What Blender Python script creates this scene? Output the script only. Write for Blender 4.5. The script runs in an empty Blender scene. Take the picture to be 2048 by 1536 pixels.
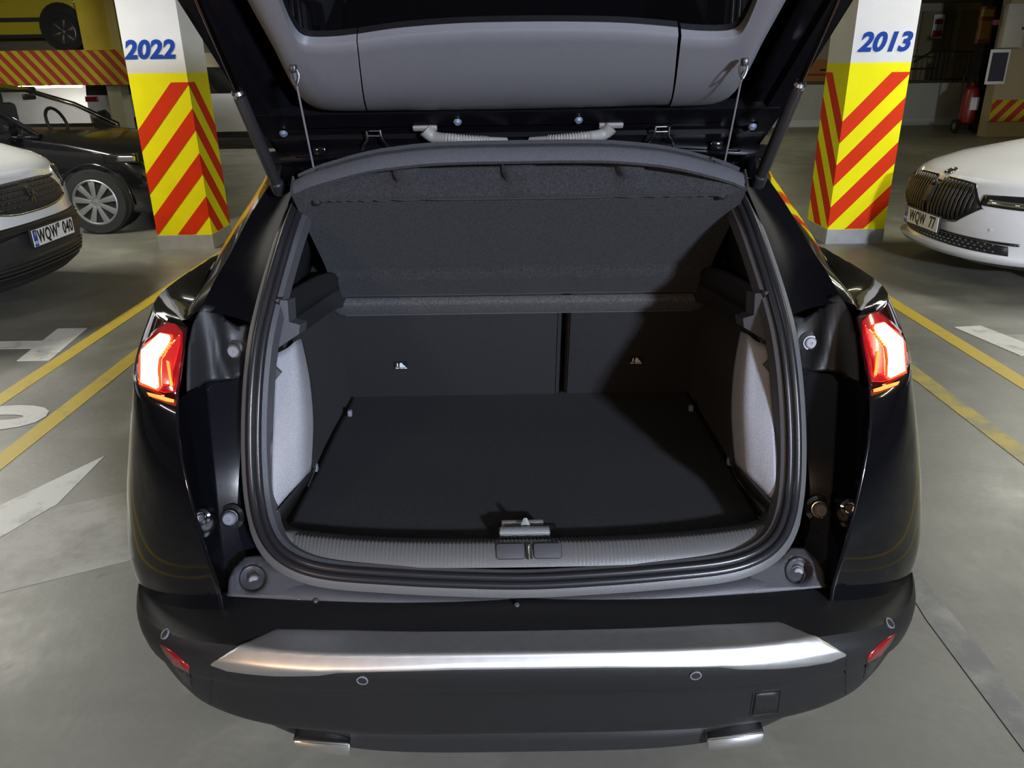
import bpy, bmesh, math, random
from mathutils import Vector, Matrix, geometry
from mathutils.bvhtree import BVHTree
R = math.radians
random.seed(7)
SC = bpy.context.scene
COL = SC.collection

# ------------------------------------------------------------------ camera
CAMX, CAMH, PITCH, ROLL, FPX = -0.0225, 1.55, R(22.1), R(0.85), 1575.0
cam_d = bpy.data.cameras.new('camera')
cam_d.sensor_width = 36.0
cam_d.lens = FPX / 2048 * 36.0
cam_d.clip_start = 0.02
cam = bpy.data.objects.new('camera', cam_d)
COL.objects.link(cam)
cam.matrix_world = (Matrix.Translation((CAMX, 0, CAMH)) @ Matrix.Rotation(math.pi/2 - PITCH, 4, 'X')
                    @ Matrix.Rotation(-ROLL, 4, 'Z'))
SC.camera = cam

# ------------------------------------------------------------------ world, exposure
W = bpy.data.worlds.new('world'); SC.world = W; W.use_nodes = True
W.node_tree.nodes['Background'].inputs[0].default_value = (0.55, 0.56, 0.55, 1)
W.node_tree.nodes['Background'].inputs[1].default_value = 0.02
SC.view_settings.view_transform = 'Standard'
SC.view_settings.look = 'None'
SC.view_settings.gamma = 1.0
SC.view_settings.use_curve_mapping = False
SC.view_settings.exposure = 0.0

# ceiling lamps: (x, y, length along x?, watts, colour)
KEY = (0.74, 0.82, 1.0); NEUT = (1.0, 0.97, 0.86); WARM = (1.0, 0.64, 0.38); OLIVE = (1.0, 0.94, 0.60)
LAMPS = [(2.9, -4.9, 'flood', 1000, KEY), (-3.6, -5.6, 'flood', 140, WARM), (-4.4, 1.2, 'y', 48, NEUT), (4.2, 2.2, 'y', 40, OLIVE),
         (-4.9, 6.0, 'y', 135, NEUT), (4.9, 6.2, 'y', 100, NEUT), (0.0, 10.6, 'x', 70, OLIVE), (-9.0, 11.0, 'y', 60, OLIVE), (8.5, 12.5, 'y', 30, OLIVE),
         (-4.0, 17.0, 'x', 70, NEUT), (5.0, 17.0, 'x', 32, OLIVE), (-12.5, 20.0, 'y', 120, NEUT)]
CEIL = 2.95

# ------------------------------------------------------------------ helpers
def ray(px, py):
    u = (px-1024)/FPX; v = (py-768)/FPX
    uu = u*math.cos(ROLL)-v*math.sin(ROLL); vv = u*math.sin(ROLL)+v*math.cos(ROLL)
    return Vector((uu, math.cos(PITCH)-vv*math.sin(PITCH), -math.sin(PITCH)-vv*math.cos(PITCH)))
EYE = Vector((CAMX, 0, CAMH))
def U(px, py, y=None, z=None, x=None):
    d = ray(px, py)
    t = y/d.y if y is not None else ((z-CAMH)/d.z if z is not None else (x-CAMX)/d.x)
    return EYE + d*t
def UP(px, py, o, n):
    d = ray(px, py); return EYE + d*((o-EYE).dot(n)/d.dot(n))
def US(px, py, fn, y0=1.4):
    y = y0
    for _ in range(40):
        p = U(px, py, y=y); y = 0.5*y + 0.5*fn(p.z)
    return U(px, py, y=y)
def lerp_tab(tab, v):
    if v <= tab[0][0]: return tab[0][1]
    for (a, fa), (b, fb) in zip(tab, tab[1:]):
        if v <= b: return fa + (fb-fa)*(v-a)/(b-a)
    return tab[-1][1]
def smooth_tab(tab, v):
    """Catmull-Rom through a table (key, value)."""
    n = len(tab)
    if v <= tab[0][0]: return tab[0][1]
    if v >= tab[-1][0]: return tab[-1][1]
    for i in range(n-1):
        if v <= tab[i+1][0]:
            t = (v-tab[i][0])/(tab[i+1][0]-tab[i][0])
            p0 = tab[max(i-1, 0)][1]; p1 = tab[i][1]; p2 = tab[i+1][1]; p3 = tab[min(i+2, n-1)][1]
            return 0.5*((2*p1)+(-p0+p2)*t+(2*p0-5*p1+4*p2-p3)*t*t+(-p0+3*p1-3*p2+p3)*t**3)
def cr(pts, k=6, closed=False):
    pts = [Vector(p) for p in pts]; n = len(pts); out = []
    for i in range(n if closed else n-1):
        g = (lambda j: pts[j % n]) if closed else (lambda j: pts[min(max(j, 0), n-1)])
        p0, p1, p2, p3 = g(i-1), g(i), g(i+1), g(i+2)
        for q in range(k):
            t = q/k
            out.append(0.5*((2*p1)+(p2-p0)*t+(2*p0-5*p1+4*p2-p3)*t*t+(3*p1-p0-3*p2+p3)*t**3))
    if not closed: out.append(pts[-1])
    return out
def resample(pts, n):
    L = [0]
    for a, b in zip(pts, pts[1:]): L.append(L[-1]+(b-a).length)
    out = []; j = 0
    for i in range(n):
        d = L[-1]*i/(n-1)
        while j < len(L)-2 and L[j+1] < d: j += 1
        s = L[j+1]-L[j]
        out.append(pts[j].lerp(pts[j+1], 0 if s == 0 else min(max((d-L[j])/s, 0), 1)))
    return out

def tag(o, label=None, cat=None, group=None, kind=None):
    if label: o['label'] = label
    if cat: o['category'] = cat
    if group: o['group'] = group
    if kind: o['kind'] = kind
    return o
def thing(name, label, cat, loc=(0, 0, 0), group=None, kind=None):
    o = bpy.data.objects.new(name, None); COL.objects.link(o)
    o.empty_display_size = 0.1; o.location = loc
    return tag(o, label, cat, group, kind)
bpy.context.view_layer.update()
def put(name, me, m, parent=None, smooth=False, label=None):
    o = bpy.data.objects.new(name, me); COL.objects.link(o)
    if m is not None:
        me.materials.clear(); me.materials.append(m)
    if parent is not None:
        o.parent = parent
        off = Vector(parent.location) if parent.type == 'EMPTY' else Vector((0, 0, 0))
        o.matrix_parent_inverse = Matrix.Translation(-off)
    if smooth:
        for p in me.polygons: p.use_smooth = True
    if label: o['label'] = label
    return o
def from_bm(name, bm, m, parent=None, smooth=False, ang=35, label=None, norm=True):
    if norm: bmesh.ops.recalc_face_normals(bm, faces=bm.faces)
    me = bpy.data.meshes.new(name); bm.to_mesh(me); bm.free()
    o = put(name, me, m, parent, smooth, label)
    if smooth and ang < 180: me.set_sharp_from_angle(angle=R(ang))
    return o
def mesh(name, vs, fs, m, parent=None, smooth=False, ang=35, label=None, thick=0):
    me = bpy.data.meshes.new(name); me.from_pydata([tuple(v) for v in vs], [], fs); me.update()
    o = put(name, me, m, parent, smooth, label)
    if smooth and ang < 180: me.set_sharp_from_angle(angle=R(ang))
    if thick: solid(o, thick)
    return o
def solid(o, t, off=-1):
    md = o.modifiers.new('solid', 'SOLIDIFY'); md.thickness = t; md.offset = off
def bevel(o, w, seg=2):
    md = o.modifiers.new('bevel', 'BEVEL'); md.width = w; md.segments = seg; md.limit_method = 'ANGLE'; md.angle_limit = R(35)
def mir(o, parent=None):
    me = o.data.copy()
    for v in me.vertices: v.co.x = -v.co.x
    me.flip_normals()
    c = o.copy(); c.data = me; COL.objects.link(c)
    if parent is not None: c.parent = parent
    return c
def grid(name, rows, m, parent=None, smooth=True, closed=False, thick=0, ang=40, face=None, label=None):
    """rows of points; face = a direction (or point) the front side should look to."""
    nr, nc = len(rows), len(rows[0]); vs = [p for r in rows for p in r]; fs = []
    for i in range(nr-1):
        for j in range(nc if closed else nc-1):
            fs.append((i*nc+j, i*nc+(j+1) % nc, (i+1)*nc+(j+1) % nc, (i+1)*nc+j))
    if face is not None:
        s = Vector((0, 0, 0))
        for f in fs[::max(1, len(fs)//200)]: s += geometry.normal([Vector(vs[k]) for k in f]) if len(set(tuple(vs[k]) for k in f)) > 2 else Vector((0, 0, 0))
        if s.dot(Vector(face)) < 0: fs = [f[::-1] for f in fs]
    return mesh(name, vs, fs, m, parent, smooth, ang, label, thick)
def strip(name, A, B, m, parent=None, n=24, k=2, face=None, smooth=True, thick=0, bulge=None, raw=False):
    if not raw: A = cr(A); B = cr(B)
    A = resample([Vector(p) for p in A], n); B = resample([Vector(p) for p in B], n)
    rows = []
    for i in range(k+1):
        t = i/k; r = [a.lerp(b, t) for a, b in zip(A, B)]
        if bulge is not None:
            r = [p + Vector(bulge)*math.sin(math.pi*t) for p in r]
        rows.append(r)
    return grid(name, rows, m, parent, smooth, face=face, thick=thick)
def tube(name, pts, r, m, parent=None, seg=8, closed=False, caps=True, label=None):
    pts = [Vector(p) for p in pts]; n = len(pts); rs = r if isinstance(r, (list, tuple)) else [r]*n
    vs = []; fs = []; up = None
    for i, p in enumerate(pts):
        a = pts[(i-1) % n] if closed or i > 0 else p; b = pts[(i+1) % n] if closed or i < n-1 else p
        t = (b-a).normalized()
        if up is None: up = t.orthogonal().normalized()
        up = (up - t*up.dot(t)).normalized(); w = t.cross(up)
        for k in range(seg):
            an = 2*math.pi*k/seg; vs.append(p + (up*math.cos(an)+w*math.sin(an))*rs[i])
    for i in range(n if closed else n-1):
        for k in range(seg):
            a = i*seg+k; b = i*seg+(k+1) % seg; c = ((i+1) % n)*seg+(k+1) % seg; d = ((i+1) % n)*seg+k
            fs.append((a, b, c, d))
    if caps and not closed:
        fs.append(tuple(range(seg-1, -1, -1))); fs.append(tuple((n-1)*seg+k for k in range(seg)))
    return mesh(name, vs, fs, m, parent, True, 50, label)
def basis(axis, hint=None):
    a = Vector(axis).normalized()
    h = Vector(hint) if hint is not None else (Vector((0, 0, 1)) if abs(a.z) < 0.9 else Vector((0, 1, 0)))
    x = h.cross(a).normalized(); y = a.cross(x)
    return x, y, a
def lathe(name, c, axis, prof, m, parent=None, seg=24, caps=True, label=None, ang=30):
    x, y, a = basis(axis); c = Vector(c); vs = []; fs = []
    for r, h in prof:
        for k in range(seg):
            t = 2*math.pi*k/seg; vs.append(c+a*h+(x*math.cos(t)+y*math.sin(t))*r)
    n = len(prof)
    for i in range(n-1):
        for k in range(seg):
            fs.append((i*seg+k, i*seg+(k+1) % seg, (i+1)*seg+(k+1) % seg, (i+1)*seg+k))
    if caps:
        fs.append(tuple(range(seg-1, -1, -1))); fs.append(tuple((n-1)*seg+k for k in range(seg)))
    return mesh(name, vs, fs, m, parent, True, ang, label)
def box(name, c, s, m, parent=None, bev=0, rz=0, label=None, mat4=None):
    bm = bmesh.new(); bmesh.ops.create_cube(bm, size=1)
    M = (mat4 if mat4 is not None else Matrix.Translation(Vector(c)) @ Matrix.Rotation(rz, 4, 'Z')) @ Matrix.Diagonal((s[0], s[1], s[2], 1))
    bmesh.ops.transform(bm, matrix=M, verts=bm.verts)
    if bev: bmesh.ops.bevel(bm, geom=list(bm.edges), offset=bev, segments=2, affect='EDGES', profile=0.5)
    return from_bm(name, bm, m, parent, bool(bev), 40, label)
def prism(name, poly, ext, m, parent=None, bev=0, label=None, smooth=False):
    """polygon of 3D points extruded along ext."""
    bm = bmesh.new(); e = Vector(ext)
    a = [bm.verts.new(p) for p in poly]; b = [bm.verts.new(Vector(p)+e) for p in poly]; n = len(a)
    bm.faces.new(a); bm.faces.new(b[::-1])
    for i in range(n): bm.faces.new((a[i], b[i], b[(i+1) % n], a[(i+1) % n]))
    if bev:
        bmesh.ops.bevel(bm, geom=list(bm.edges), offset=bev, segments=2, affect='EDGES', profile=0.5)
    return from_bm(name, bm, m, parent, smooth or bool(bev), 40, label)
def text(name, s, size, M, m, parent=None, ext=0.001, shear=0, xs=1.0, bold=0, space=1.0, label=None):
    cu = bpy.data.curves.new(name, 'FONT'); cu.body = s; cu.size = size; cu.extrude = ext; cu.shear = shear
    cu.offset = bold; cu.align_x = 'CENTER'; cu.align_y = 'CENTER'; cu.space_character = space; cu.resolution_u = 4
    t = bpy.data.objects.new('tmp', cu); COL.objects.link(t)
    dg = bpy.context.evaluated_depsgraph_get()
    me = bpy.data.meshes.new_from_object(t.evaluated_get(dg)); bpy.data.objects.remove(t); bpy.data.curves.remove(cu)
    me.transform(M @ Matrix.Diagonal((xs, 1, 1, 1))); me.name = name
    return put(name, me, m, parent, False, label)
def frame(o, xdir, ydir):
    x = Vector(xdir).normalized(); y = Vector(ydir); y = (y-x*y.dot(x)).normalized(); z = x.cross(y)
    M = Matrix((x, y, z)).transposed().to_4x4(); M.translation = Vector(o); return M
def bvh_of(*obs):
    vs = []; fs = []
    for o in obs:
        k = len(vs); vs += [v.co.copy() for v in o.data.vertices]; fs += [tuple(i+k for i in p.vertices) for p in o.data.polygons]
    return BVHTree.FromPolygons(vs, fs)
def inside(p, poly):
    c = False; n = len(poly)
    for i in range(n):
        a, b = poly[i], poly[i-1]
        if (a[1] > p[1]) != (b[1] > p[1]) and p[0] < (b[0]-a[0])*(p[1]-a[1])/(b[1]-a[1])+a[0]: c = not c
    return c
def on(bvh, px, py, off=0.0):
    d = ray(px, py).normalized(); h = bvh.ray_cast(EYE, d)
    if h[0] is None:
        h = bvh.find_nearest(EYE + d*1.75)
    n = h[1]
    if n.dot(d) > 0: n = -n
    return h[0] + n*off
def dens(poly, step):
    out = []
    for a, b in zip(poly, poly[1:]+poly[:1]):
        k = max(1, int(math.hypot(b[0]-a[0], b[1]-a[1])/step))
        out += [(a[0]+(b[0]-a[0])*i/k, a[1]+(b[1]-a[1])*i/k) for i in range(k)]
    return out
def tri2d(poly, step):
    bd = dens(poly, step); n = len(bd)
    xs = [p[0] for p in bd]; ys = [p[1] for p in bd]; pts = list(bd)
    y = min(ys)+step
    while y < max(ys):
        x = min(xs)+step
        while x < max(xs):
            if inside((x, y), poly) and min(math.hypot(x-q[0], y-q[1]) for q in bd) > step*0.5: pts.append((x, y))
            x += step
        y += step
    r = geometry.delaunay_2d_cdt([Vector(p) for p in pts], [(i, (i+1) % n) for i in range(n)], [], 1, 1e-4)
    return [tuple(v) for v in r[0]], [tuple(f) for f in r[2]]
def patch(name, bvh, poly, m, parent=None, step=10, off=0.003, thick=0.004, smooth=True, label=None):
    """a thin shell lying on an already built surface, its outline given as it is seen."""
    v2, fs = tri2d(poly, step)
    vs = [on(bvh, x, y, off) for x, y in v2]
    if fs:
        s = Vector((0, 0, 0))
        for f in fs: s += geometry.normal([vs[k] for k in f[:3]])
        if s.dot(EYE-vs[0]) < 0: fs = [f[::-1] for f in fs]
    return mesh(name, vs, fs, m, parent, smooth, 60, label, thick)

# ------------------------------------------------------------------ materials
MATS = {}
def mat(name, col, rough=0.5, metal=0.0, spec=0.5, coat=0.0, emit=None, es=0.0, var=0.0, scale=20.0, bump=0.0, bscale=None,
        trans=0.0, alpha=1.0, sheen=0.0, ior=1.45, col2=None, detail=4.0, rvar=0.0):
    if name in MATS: return MATS[name]
    m = bpy.data.materials.new(name); m.use_nodes = True; MATS[name] = m
    nt = m.node_tree; N = nt.nodes; b = N['Principled BSDF']
    b.inputs['Base Color'].default_value = (*col, 1); b.inputs['Roughness'].default_value = rough
    b.inputs['Metallic'].default_value = metal; b.inputs['Specular IOR Level'].default_value = spec
    b.inputs['Coat Weight'].default_value = coat; b.inputs['Coat Roughness'].default_value = 0.03
    b.inputs['Transmission Weight'].default_value = trans; b.inputs['IOR'].default_value = ior
    b.inputs['Sheen Weight'].default_value = sheen; b.inputs['Alpha'].default_value = alpha
    if emit: b.inputs['Emission Color'].default_value = (*emit, 1); b.inputs['Emission Strength'].default_value = es
    if var or bump or col2 or rvar:
        tc = N.new('ShaderNodeTexCoord'); nz = N.new('ShaderNodeTexNoise')
        nz.inputs['Scale'].default_value = scale; nz.inputs['Detail'].default_value = detail
        nt.links.new(tc.outputs['Object'], nz.inputs['Vector'])
        if var or col2:
            mx = N.new('ShaderNodeMix'); mx.data_type = 'RGBA'
            c2 = col2 if col2 else tuple(min(1, c*(1+var)) for c in col)
            c1 = col if col2 else tuple(c*(1-var) for c in col)
            mx.inputs[6].default_value = (*c1, 1); mx.inputs[7].default_value = (*c2, 1)
            rp = N.new('ShaderNodeMapRange'); rp.inputs[1].default_value = 0.3; rp.inputs[2].default_value = 0.7
            nt.links.new(nz.outputs[0], rp.inputs[0]); nt.links.new(rp.outputs[0], mx.inputs[0])
            nt.links.new(mx.outputs[2], b.inputs['Base Color'])
        if rvar:
            rr = N.new('ShaderNodeMapRange'); rr.inputs[1].default_value = 0.3; rr.inputs[2].default_value = 0.7
            rr.inputs[3].default_value = rough-rvar; rr.inputs[4].default_value = rough+rvar
            nt.links.new(nz.outputs[0], rr.inputs[0]); nt.links.new(rr.outputs[0], b.inputs['Roughness'])
        if bump:
            n2 = N.new('ShaderNodeTexNoise'); n2.inputs['Scale'].default_value = bscale or scale; n2.inputs['Detail'].default_value = 2
            nt.links.new(tc.outputs['Object'], n2.inputs['Vector'])
            bp = N.new('ShaderNodeBump'); bp.inputs['Strength'].default_value = bump; bp.inputs['Distance'].default_value = 0.002
            nt.links.new(n2.outputs[0], bp.inputs['Height']); nt.links.new(bp.outputs[0], b.inputs['Normal'])
    return m
def concrete(name, c1, c2, c3, rough=0.42):
    m = bpy.data.materials.new(name); m.use_nodes = True; MATS[name] = m
    nt = m.node_tree; N = nt.nodes; b = N['Principled BSDF']; L = nt.links
    tc = N.new('ShaderNodeTexCoord')
    def noise(sc, det, vec=None, rgh=0.5):
        n = N.new('ShaderNodeTexNoise'); n.inputs['Scale'].default_value = sc; n.inputs['Detail'].default_value = det; n.inputs['Roughness'].default_value = rgh
        L.new(vec or tc.outputs['Object'], n.inputs['Vector']); return n
    def rng(src, a, b_, lo=0.0, hi=1.0):
        r = N.new('ShaderNodeMapRange'); r.inputs[1].default_value = a; r.inputs[2].default_value = b_; r.inputs[3].default_value = lo; r.inputs[4].default_value = hi
        L.new(src, r.inputs[0]); return r.outputs[0]
    def mix(fac, ca, cb, mode='MIX'):
        x = N.new('ShaderNodeMix'); x.data_type = 'RGBA'; x.blend_type = mode
        for idx, c in ((6, ca), (7, cb)):
            if isinstance(c, tuple): x.inputs[idx].default_value = (*c, 1)
            else: L.new(c, x.inputs[idx])
        if isinstance(fac, float): x.inputs[0].default_value = fac
        else: L.new(fac, x.inputs[0])
        return x.outputs[2]
    big = noise(0.55, 5, rgh=0.6); mid = noise(2.4, 6, rgh=0.65); fine = noise(38, 4)
    mp = N.new('ShaderNodeMapping'); mp.inputs['Scale'].default_value = (2.6, 0.35, 1); L.new(tc.outputs['Object'], mp.inputs[0])
    mp2 = N.new('ShaderNodeMapping'); mp2.inputs['Scale'].default_value = (0.3, 3.2, 1); L.new(tc.outputs['Object'], mp2.inputs[0])
    st = noise(2.2, 5, mp.outputs[0]); st2 = noise(1.3, 5, mp2.outputs[0])
    c = mix(rng(big.outputs[0], .36, .64), c1, c2)
    c = mix(rng(mid.outputs[0], .52, .78, 0, .7), c, c3)
    c = mix(rng(st.outputs[0], .56, .72, 0, .35), c, tuple(v*0.62 for v in c1))
    c = mix(rng(st2.outputs[0], .55, .75, 0, .3), c, tuple(v*0.7 for v in c2))
    c = mix(rng(fine.outputs[0], .35, .65, 0, .18), c, tuple(v*0.55 for v in c1))
    sp = noise(9, 2); c = mix(rng(sp.outputs[0], .74, .78, 0, .55), c, tuple(v*0.4 for v in c1))
    L.new(c, b.inputs['Base Color'])
    L.new(rng(mid.outputs[0], .3, .7, rough-.09, rough+.12), b.inputs['Roughness'])
    bp = N.new('ShaderNodeBump'); bp.inputs['Strength'].default_value = .25; bp.inputs['Distance'].default_value = .002
    L.new(fine.outputs[0], bp.inputs['Height']); L.new(bp.outputs[0], b.inputs['Normal'])
    return m
def paint_worn(name, col, base, wear=0.5, scale=6.0):
    """road paint, rubbed through to the concrete in irregular patches"""
    m = bpy.data.materials.new(name); m.use_nodes = True; MATS[name] = m
    nt = m.node_tree; N = nt.nodes; b = N['Principled BSDF']; L = nt.links
    tc = N.new('ShaderNodeTexCoord'); n = N.new('ShaderNodeTexNoise'); n.inputs['Scale'].default_value = scale; n.inputs['Detail'].default_value = 8; n.inputs['Roughness'].default_value = .7
    L.new(tc.outputs['Object'], n.inputs['Vector'])
    r = N.new('ShaderNodeMapRange'); r.inputs[1].default_value = wear-.06; r.inputs[2].default_value = wear+.14; L.new(n.outputs[0], r.inputs[0])
    x = N.new('ShaderNodeMix'); x.data_type = 'RGBA'; x.inputs[6].default_value = (*col, 1); x.inputs[7].default_value = (*base, 1)
    L.new(r.outputs[0], x.inputs[0]); L.new(x.outputs[2], b.inputs['Base Color']); b.inputs['Roughness'].default_value = .5
    return m

M_FLOOR = concrete('concrete_floor', (.215, .212, .178), (.135, .133, .112), (.30, .29, .245))
M_YELLOW = mat('yellow_paint', (.86, .80, .003), .6, spec=.15, var=.05, scale=3)
M_RED = mat('red_paint', (.66, .035, .004), .6, spec=.15, var=.06, scale=4)
M_WHITE_WALL = mat('white_wall_paint', (.66, .66, .64), .6, var=.04, scale=4, bump=.08, bscale=60)
M_BASE = mat('grey_plinth_paint', (.34, .34, .33), .6, var=.12, scale=9)
M_BLUE = mat('blue_lettering', (.006, .045, .28), .6, spec=.2)
M_CEIL = mat('ceiling_concrete', (.34, .33, .30), .8, var=.1, scale=2)
M_WALLG = mat('grey_wall', (.34, .33, .27), .7, var=.08, scale=1.5)
M_WALLB = mat('beige_wall', (.36, .31, .20), .7, var=.08, scale=1.2)
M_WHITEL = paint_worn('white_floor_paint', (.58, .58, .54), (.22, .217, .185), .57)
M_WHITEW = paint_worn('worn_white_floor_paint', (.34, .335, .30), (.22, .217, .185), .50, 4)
M_YELL = paint_worn('yellow_floor_paint', (.50, .36, .015), (.26, .22, .09), .60, 7)
M_YELLW = paint_worn('worn_yellow_floor_paint', (.44, .33, .04), (.22, .21, .13), .47, 7)
M_GREYL = paint_worn('grey_floor_strip', (.145, .145, .138), (.25, .245, .21), .52, 5)
M_PAINT = mat('black_car_paint', (.0028, .0028, .0036), .15, spec=.08, coat=.7)
M_GUTTER = mat('gutter_black_paint', (.003, .003, .004), .45, spec=.03)
M_PAINT_IN = mat('inner_black_paint', (.003, .003, .004), .28, spec=.10)
M_METAL_PAINT = mat('black_flake_paint', (.004, .004, .006), .35, spec=.0, coat=.45, var=.6, scale=900)
M_PLAST = mat('black_grained_plastic', (.0085, .0085, .009), .48, spec=.4, bump=.12, bscale=500)
M_PLAST2 = mat('satin_black_plastic', (.014, .014, .015), .33, bump=.1, bscale=600)
M_TRIMG = mat('grey_trim_plastic', (.045, .045, .05), .5, bump=.3, bscale=500)
M_TRIML = mat('light_grey_boot_lining', (.215, .215, .23), .6, bump=.4, bscale=420, var=.12, scale=300)
M_SILL = mat('sill_plastic', (.075, .075, .075), .42, bump=.2, bscale=500)
M_RUBBER = mat('rubber_seal', (.012, .012, .014), .30, bump=.04, bscale=300)
M_BUFFER = mat('grey_rubber_buffer', (.14, .14, .155), .5)
M_CARPET = mat('black_boot_carpet', (.011, .011, .0125), .95, var=.5, scale=330, bump=.22, bscale=360)
M_SEAT = mat('charcoal_seat_felt', (.0085, .0085, .0097), .95, var=.4, scale=360, bump=.2, bscale=400)
M_FELT = mat('charcoal_shelf_felt', (.0135, .0135, .0155), .95, var=.65, scale=260, bump=.22, bscale=300, sheen=.05)
M_SHELFTOP = mat('shelf_edge_cloth', (.045, .047, .055), .9, var=.3, scale=500, bump=.5, bscale=700)
M_FLAP = mat('lit_flap_felt', (.045, .045, .047), .95, var=.5, scale=260, bump=.22, bscale=300)  # paler copy of the shelf felt: light on the upward-facing flap in its colour
M_ALU = mat('brushed_aluminium', (.62, .62, .62), .43, metal=1.0, var=.05, scale=40)
M_CHROME = mat('chrome', (.85, .85, .86), .06, metal=1.0)
M_STEEL = mat('bright_steel', (.55, .56, .6), .25, metal=1.0)
M_HEADLINER = mat('tailgate_trim_plastic', (.11, .111, .122), .45, bump=.3, bscale=450)
M_GLASSBLK = mat('dark_tinted_glass', (.002, .002, .0025), .03, spec=.5)
M_CORD = mat('grey_cord', (.10, .10, .11), .8)
M_CONDUIT = mat('grey_rubber_conduit', (.17, .17, .16), .5)
M_BOLT = mat('zinc_bolt', (.35, .42, .55), .35, metal=.7)
M_REDLENS = mat('red_lens', (.30, .003, .006), .08, trans=.0, coat=1.0, spec=.6)
M_REFL = mat('red_reflector', (.16, .003, .006), .15, coat=.6)
M_SMOKE = mat('smoked_lens', (.02, .001, .003), .06, coat=1.0)
M_PLATE = mat('number_plate_white', (.72, .72, .70), .4)
M_INK = mat('black_print', (.008, .008, .008), .5)
M_EUBLUE = mat('plate_blue', (.01, .06, .35), .4)
M_VANW = mat('white_van_paint', (.72, .73, .73), .22, coat=.8)
M_CARW = mat('white_pearl_paint', (.70, .71, .72), .2, coat=.9)
M_CARB = mat('black_hatchback_paint', (.006, .006, .008), .2, coat=.9)
M_BLKGLOSS = mat('gloss_black_trim', (.006, .006, .006), .1, coat=.8)
M_GLASS = mat('car_window_glass', (.012, .013, .013), .03, spec=.6)
M_TYRE = mat('tyre_rubber', (.012, .012, .012), .75, bump=.2, bscale=80)
M_RIM = mat('grey_alloy', (.10, .10, .105), .38, metal=.8)
M_DKPLAST = mat('dark_bumper_plastic', (.02, .02, .021), .55)
M_YVAN = mat('yellow_van_paint', (.42, .34, .02), .35, coat=.4)
# ------------------------------------------------------------------ the garage shell
def slab(name, x0, x1, y0, y1, z0, z1, m, kind='structure', parent=None):
    o = box(name, ((x0+x1)/2, (y0+y1)/2, (z0+z1)/2), (x1-x0, y1-y0, z1-z0), m, parent)
    if kind and parent is None: o['kind'] = kind
    return o
floor = slab('floor', -22, 22, -12, 26, -.2, 0, M_FLOOR)
ceiling = slab('ceiling', -22, 22, -12, 26, CEIL, CEIL+.2, M_CEIL)
slab('wall_back', -22, 22, 25.8, 26, 0, CEIL, M_WALLG)
slab('wall_front', -22, 22, -12, -11.8, 0, CEIL, M_WALLG)
slab('wall_left', -22, -21.8, -12, 26, 0, CEIL, M_WALLG)
slab('wall_right', 21.8, 22, -12, 26, 0, CEIL, M_WALLG)
LAMP_LABELS = ['bright floodlight under the ceiling behind on the right', 'small warm floodlight under the ceiling behind on the left', 'tube lamp on the ceiling left of the open black car',
    'tube lamp on the ceiling right of the open black car', 'tube lamp on the ceiling above the white van', 'tube lamp on the ceiling above the white saloon', 'tube lamp on the ceiling across the aisle between the columns',
    'tube lamp on the ceiling before the raised deck', 'tube lamp on the ceiling before the lobby wall', 'tube lamp on the ceiling above the far white car', 'tube lamp on the ceiling near the landing', 'tube lamp hung at the far end of the raised deck']
# beams under the ceiling
def lamp(x, y, ax, watts, colr, i):
    where = 'behind' if y < 0 else 'beyond'
    if ax == 'flood':
        # tilted floodlight hung under the ceiling, aimed along the bay
        t = thing('ceiling_lamp', LAMP_LABELS[i], 'lamp', (x, y, CEIL-.25), group='lamps on the ceiling')
        aim = (Vector((0, 1.7, .95))-Vector((x, y, CEIL-.35))).normalized(); c = Vector((x, y, CEIL-.35))
        M = frame(c, aim.cross(Vector((0, 0, 1))), Vector((0, 0, 1)))          # local z looks backwards from the beam
        zb = M.to_3x3() @ Vector((0, 0, 1))
        if zb.dot(aim) > 0: M = frame(c, -aim.cross(Vector((0, 0, 1))), Vector((0, 0, 1))); zb = M.to_3x3() @ Vector((0, 0, 1))
        box('housing', c, (.56, .30, .10), M_DKPLAST, t, bev=.01, mat4=Matrix.Translation(zb*.06) @ M)
        em = mat('flood_%s' % str(colr), colr, .5, emit=colr, es=20.0)
        box('lens', c, (.50, .24, .006), em, t, mat4=M)
        tube('bracket', [c+zb*.08, Vector((x, y, CEIL))+zb*.08], .015, M_STEEL, t, 8)
        ld = bpy.data.lights.new('lamp_light', 'AREA'); ld.shape = 'RECTANGLE'; ld.size = .50; ld.size_y = .24; ld.energy = watts; ld.color = colr
        lo = bpy.data.objects.new('lamp_light', ld); COL.objects.link(lo); lo.parent = t
        lo.matrix_parent_inverse = Matrix.Translation(-t.location); lo.matrix_basis = Matrix.Translation(-zb*.012) @ M
        return t
    dx, dy = (1.3, .12) if ax == 'x' else (.12, 1.3)
    t = thing('ceiling_lamp', LAMP_LABELS[i], 'lamp', (x, y, CEIL-.09), group='lamps on the ceiling')
    box('housing', (x, y, CEIL-.03), (dx+.04, dy+.06, .06), M_WHITE_WALL, t, bev=.006)
    em = mat('lamp_tube_%s' % str(colr), colr, .5, emit=colr, es=9.0)
    p = (Vector((dx/2-.03, 0, 0)) if ax == 'x' else Vector((0, dy/2-.03, 0)))
    c = Vector((x, y, CEIL-.085))
    tube('tube', [c-p, c+p], .02, em, t, 10)
    ld = bpy.data.lights.new('lamp_light', 'AREA'); ld.shape = 'RECTANGLE'; ld.size = dx; ld.size_y = dy; ld.energy = watts; ld.color = colr
    lo = bpy.data.objects.new('lamp_light', ld); COL.objects.link(lo); lo.location = (x, y, CEIL-.115); lo.parent = t
    lo.matrix_parent_inverse = Matrix.Translation(-t.location)
    return t
for i, a in enumerate(LAMPS): lamp(*a, i)

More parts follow.
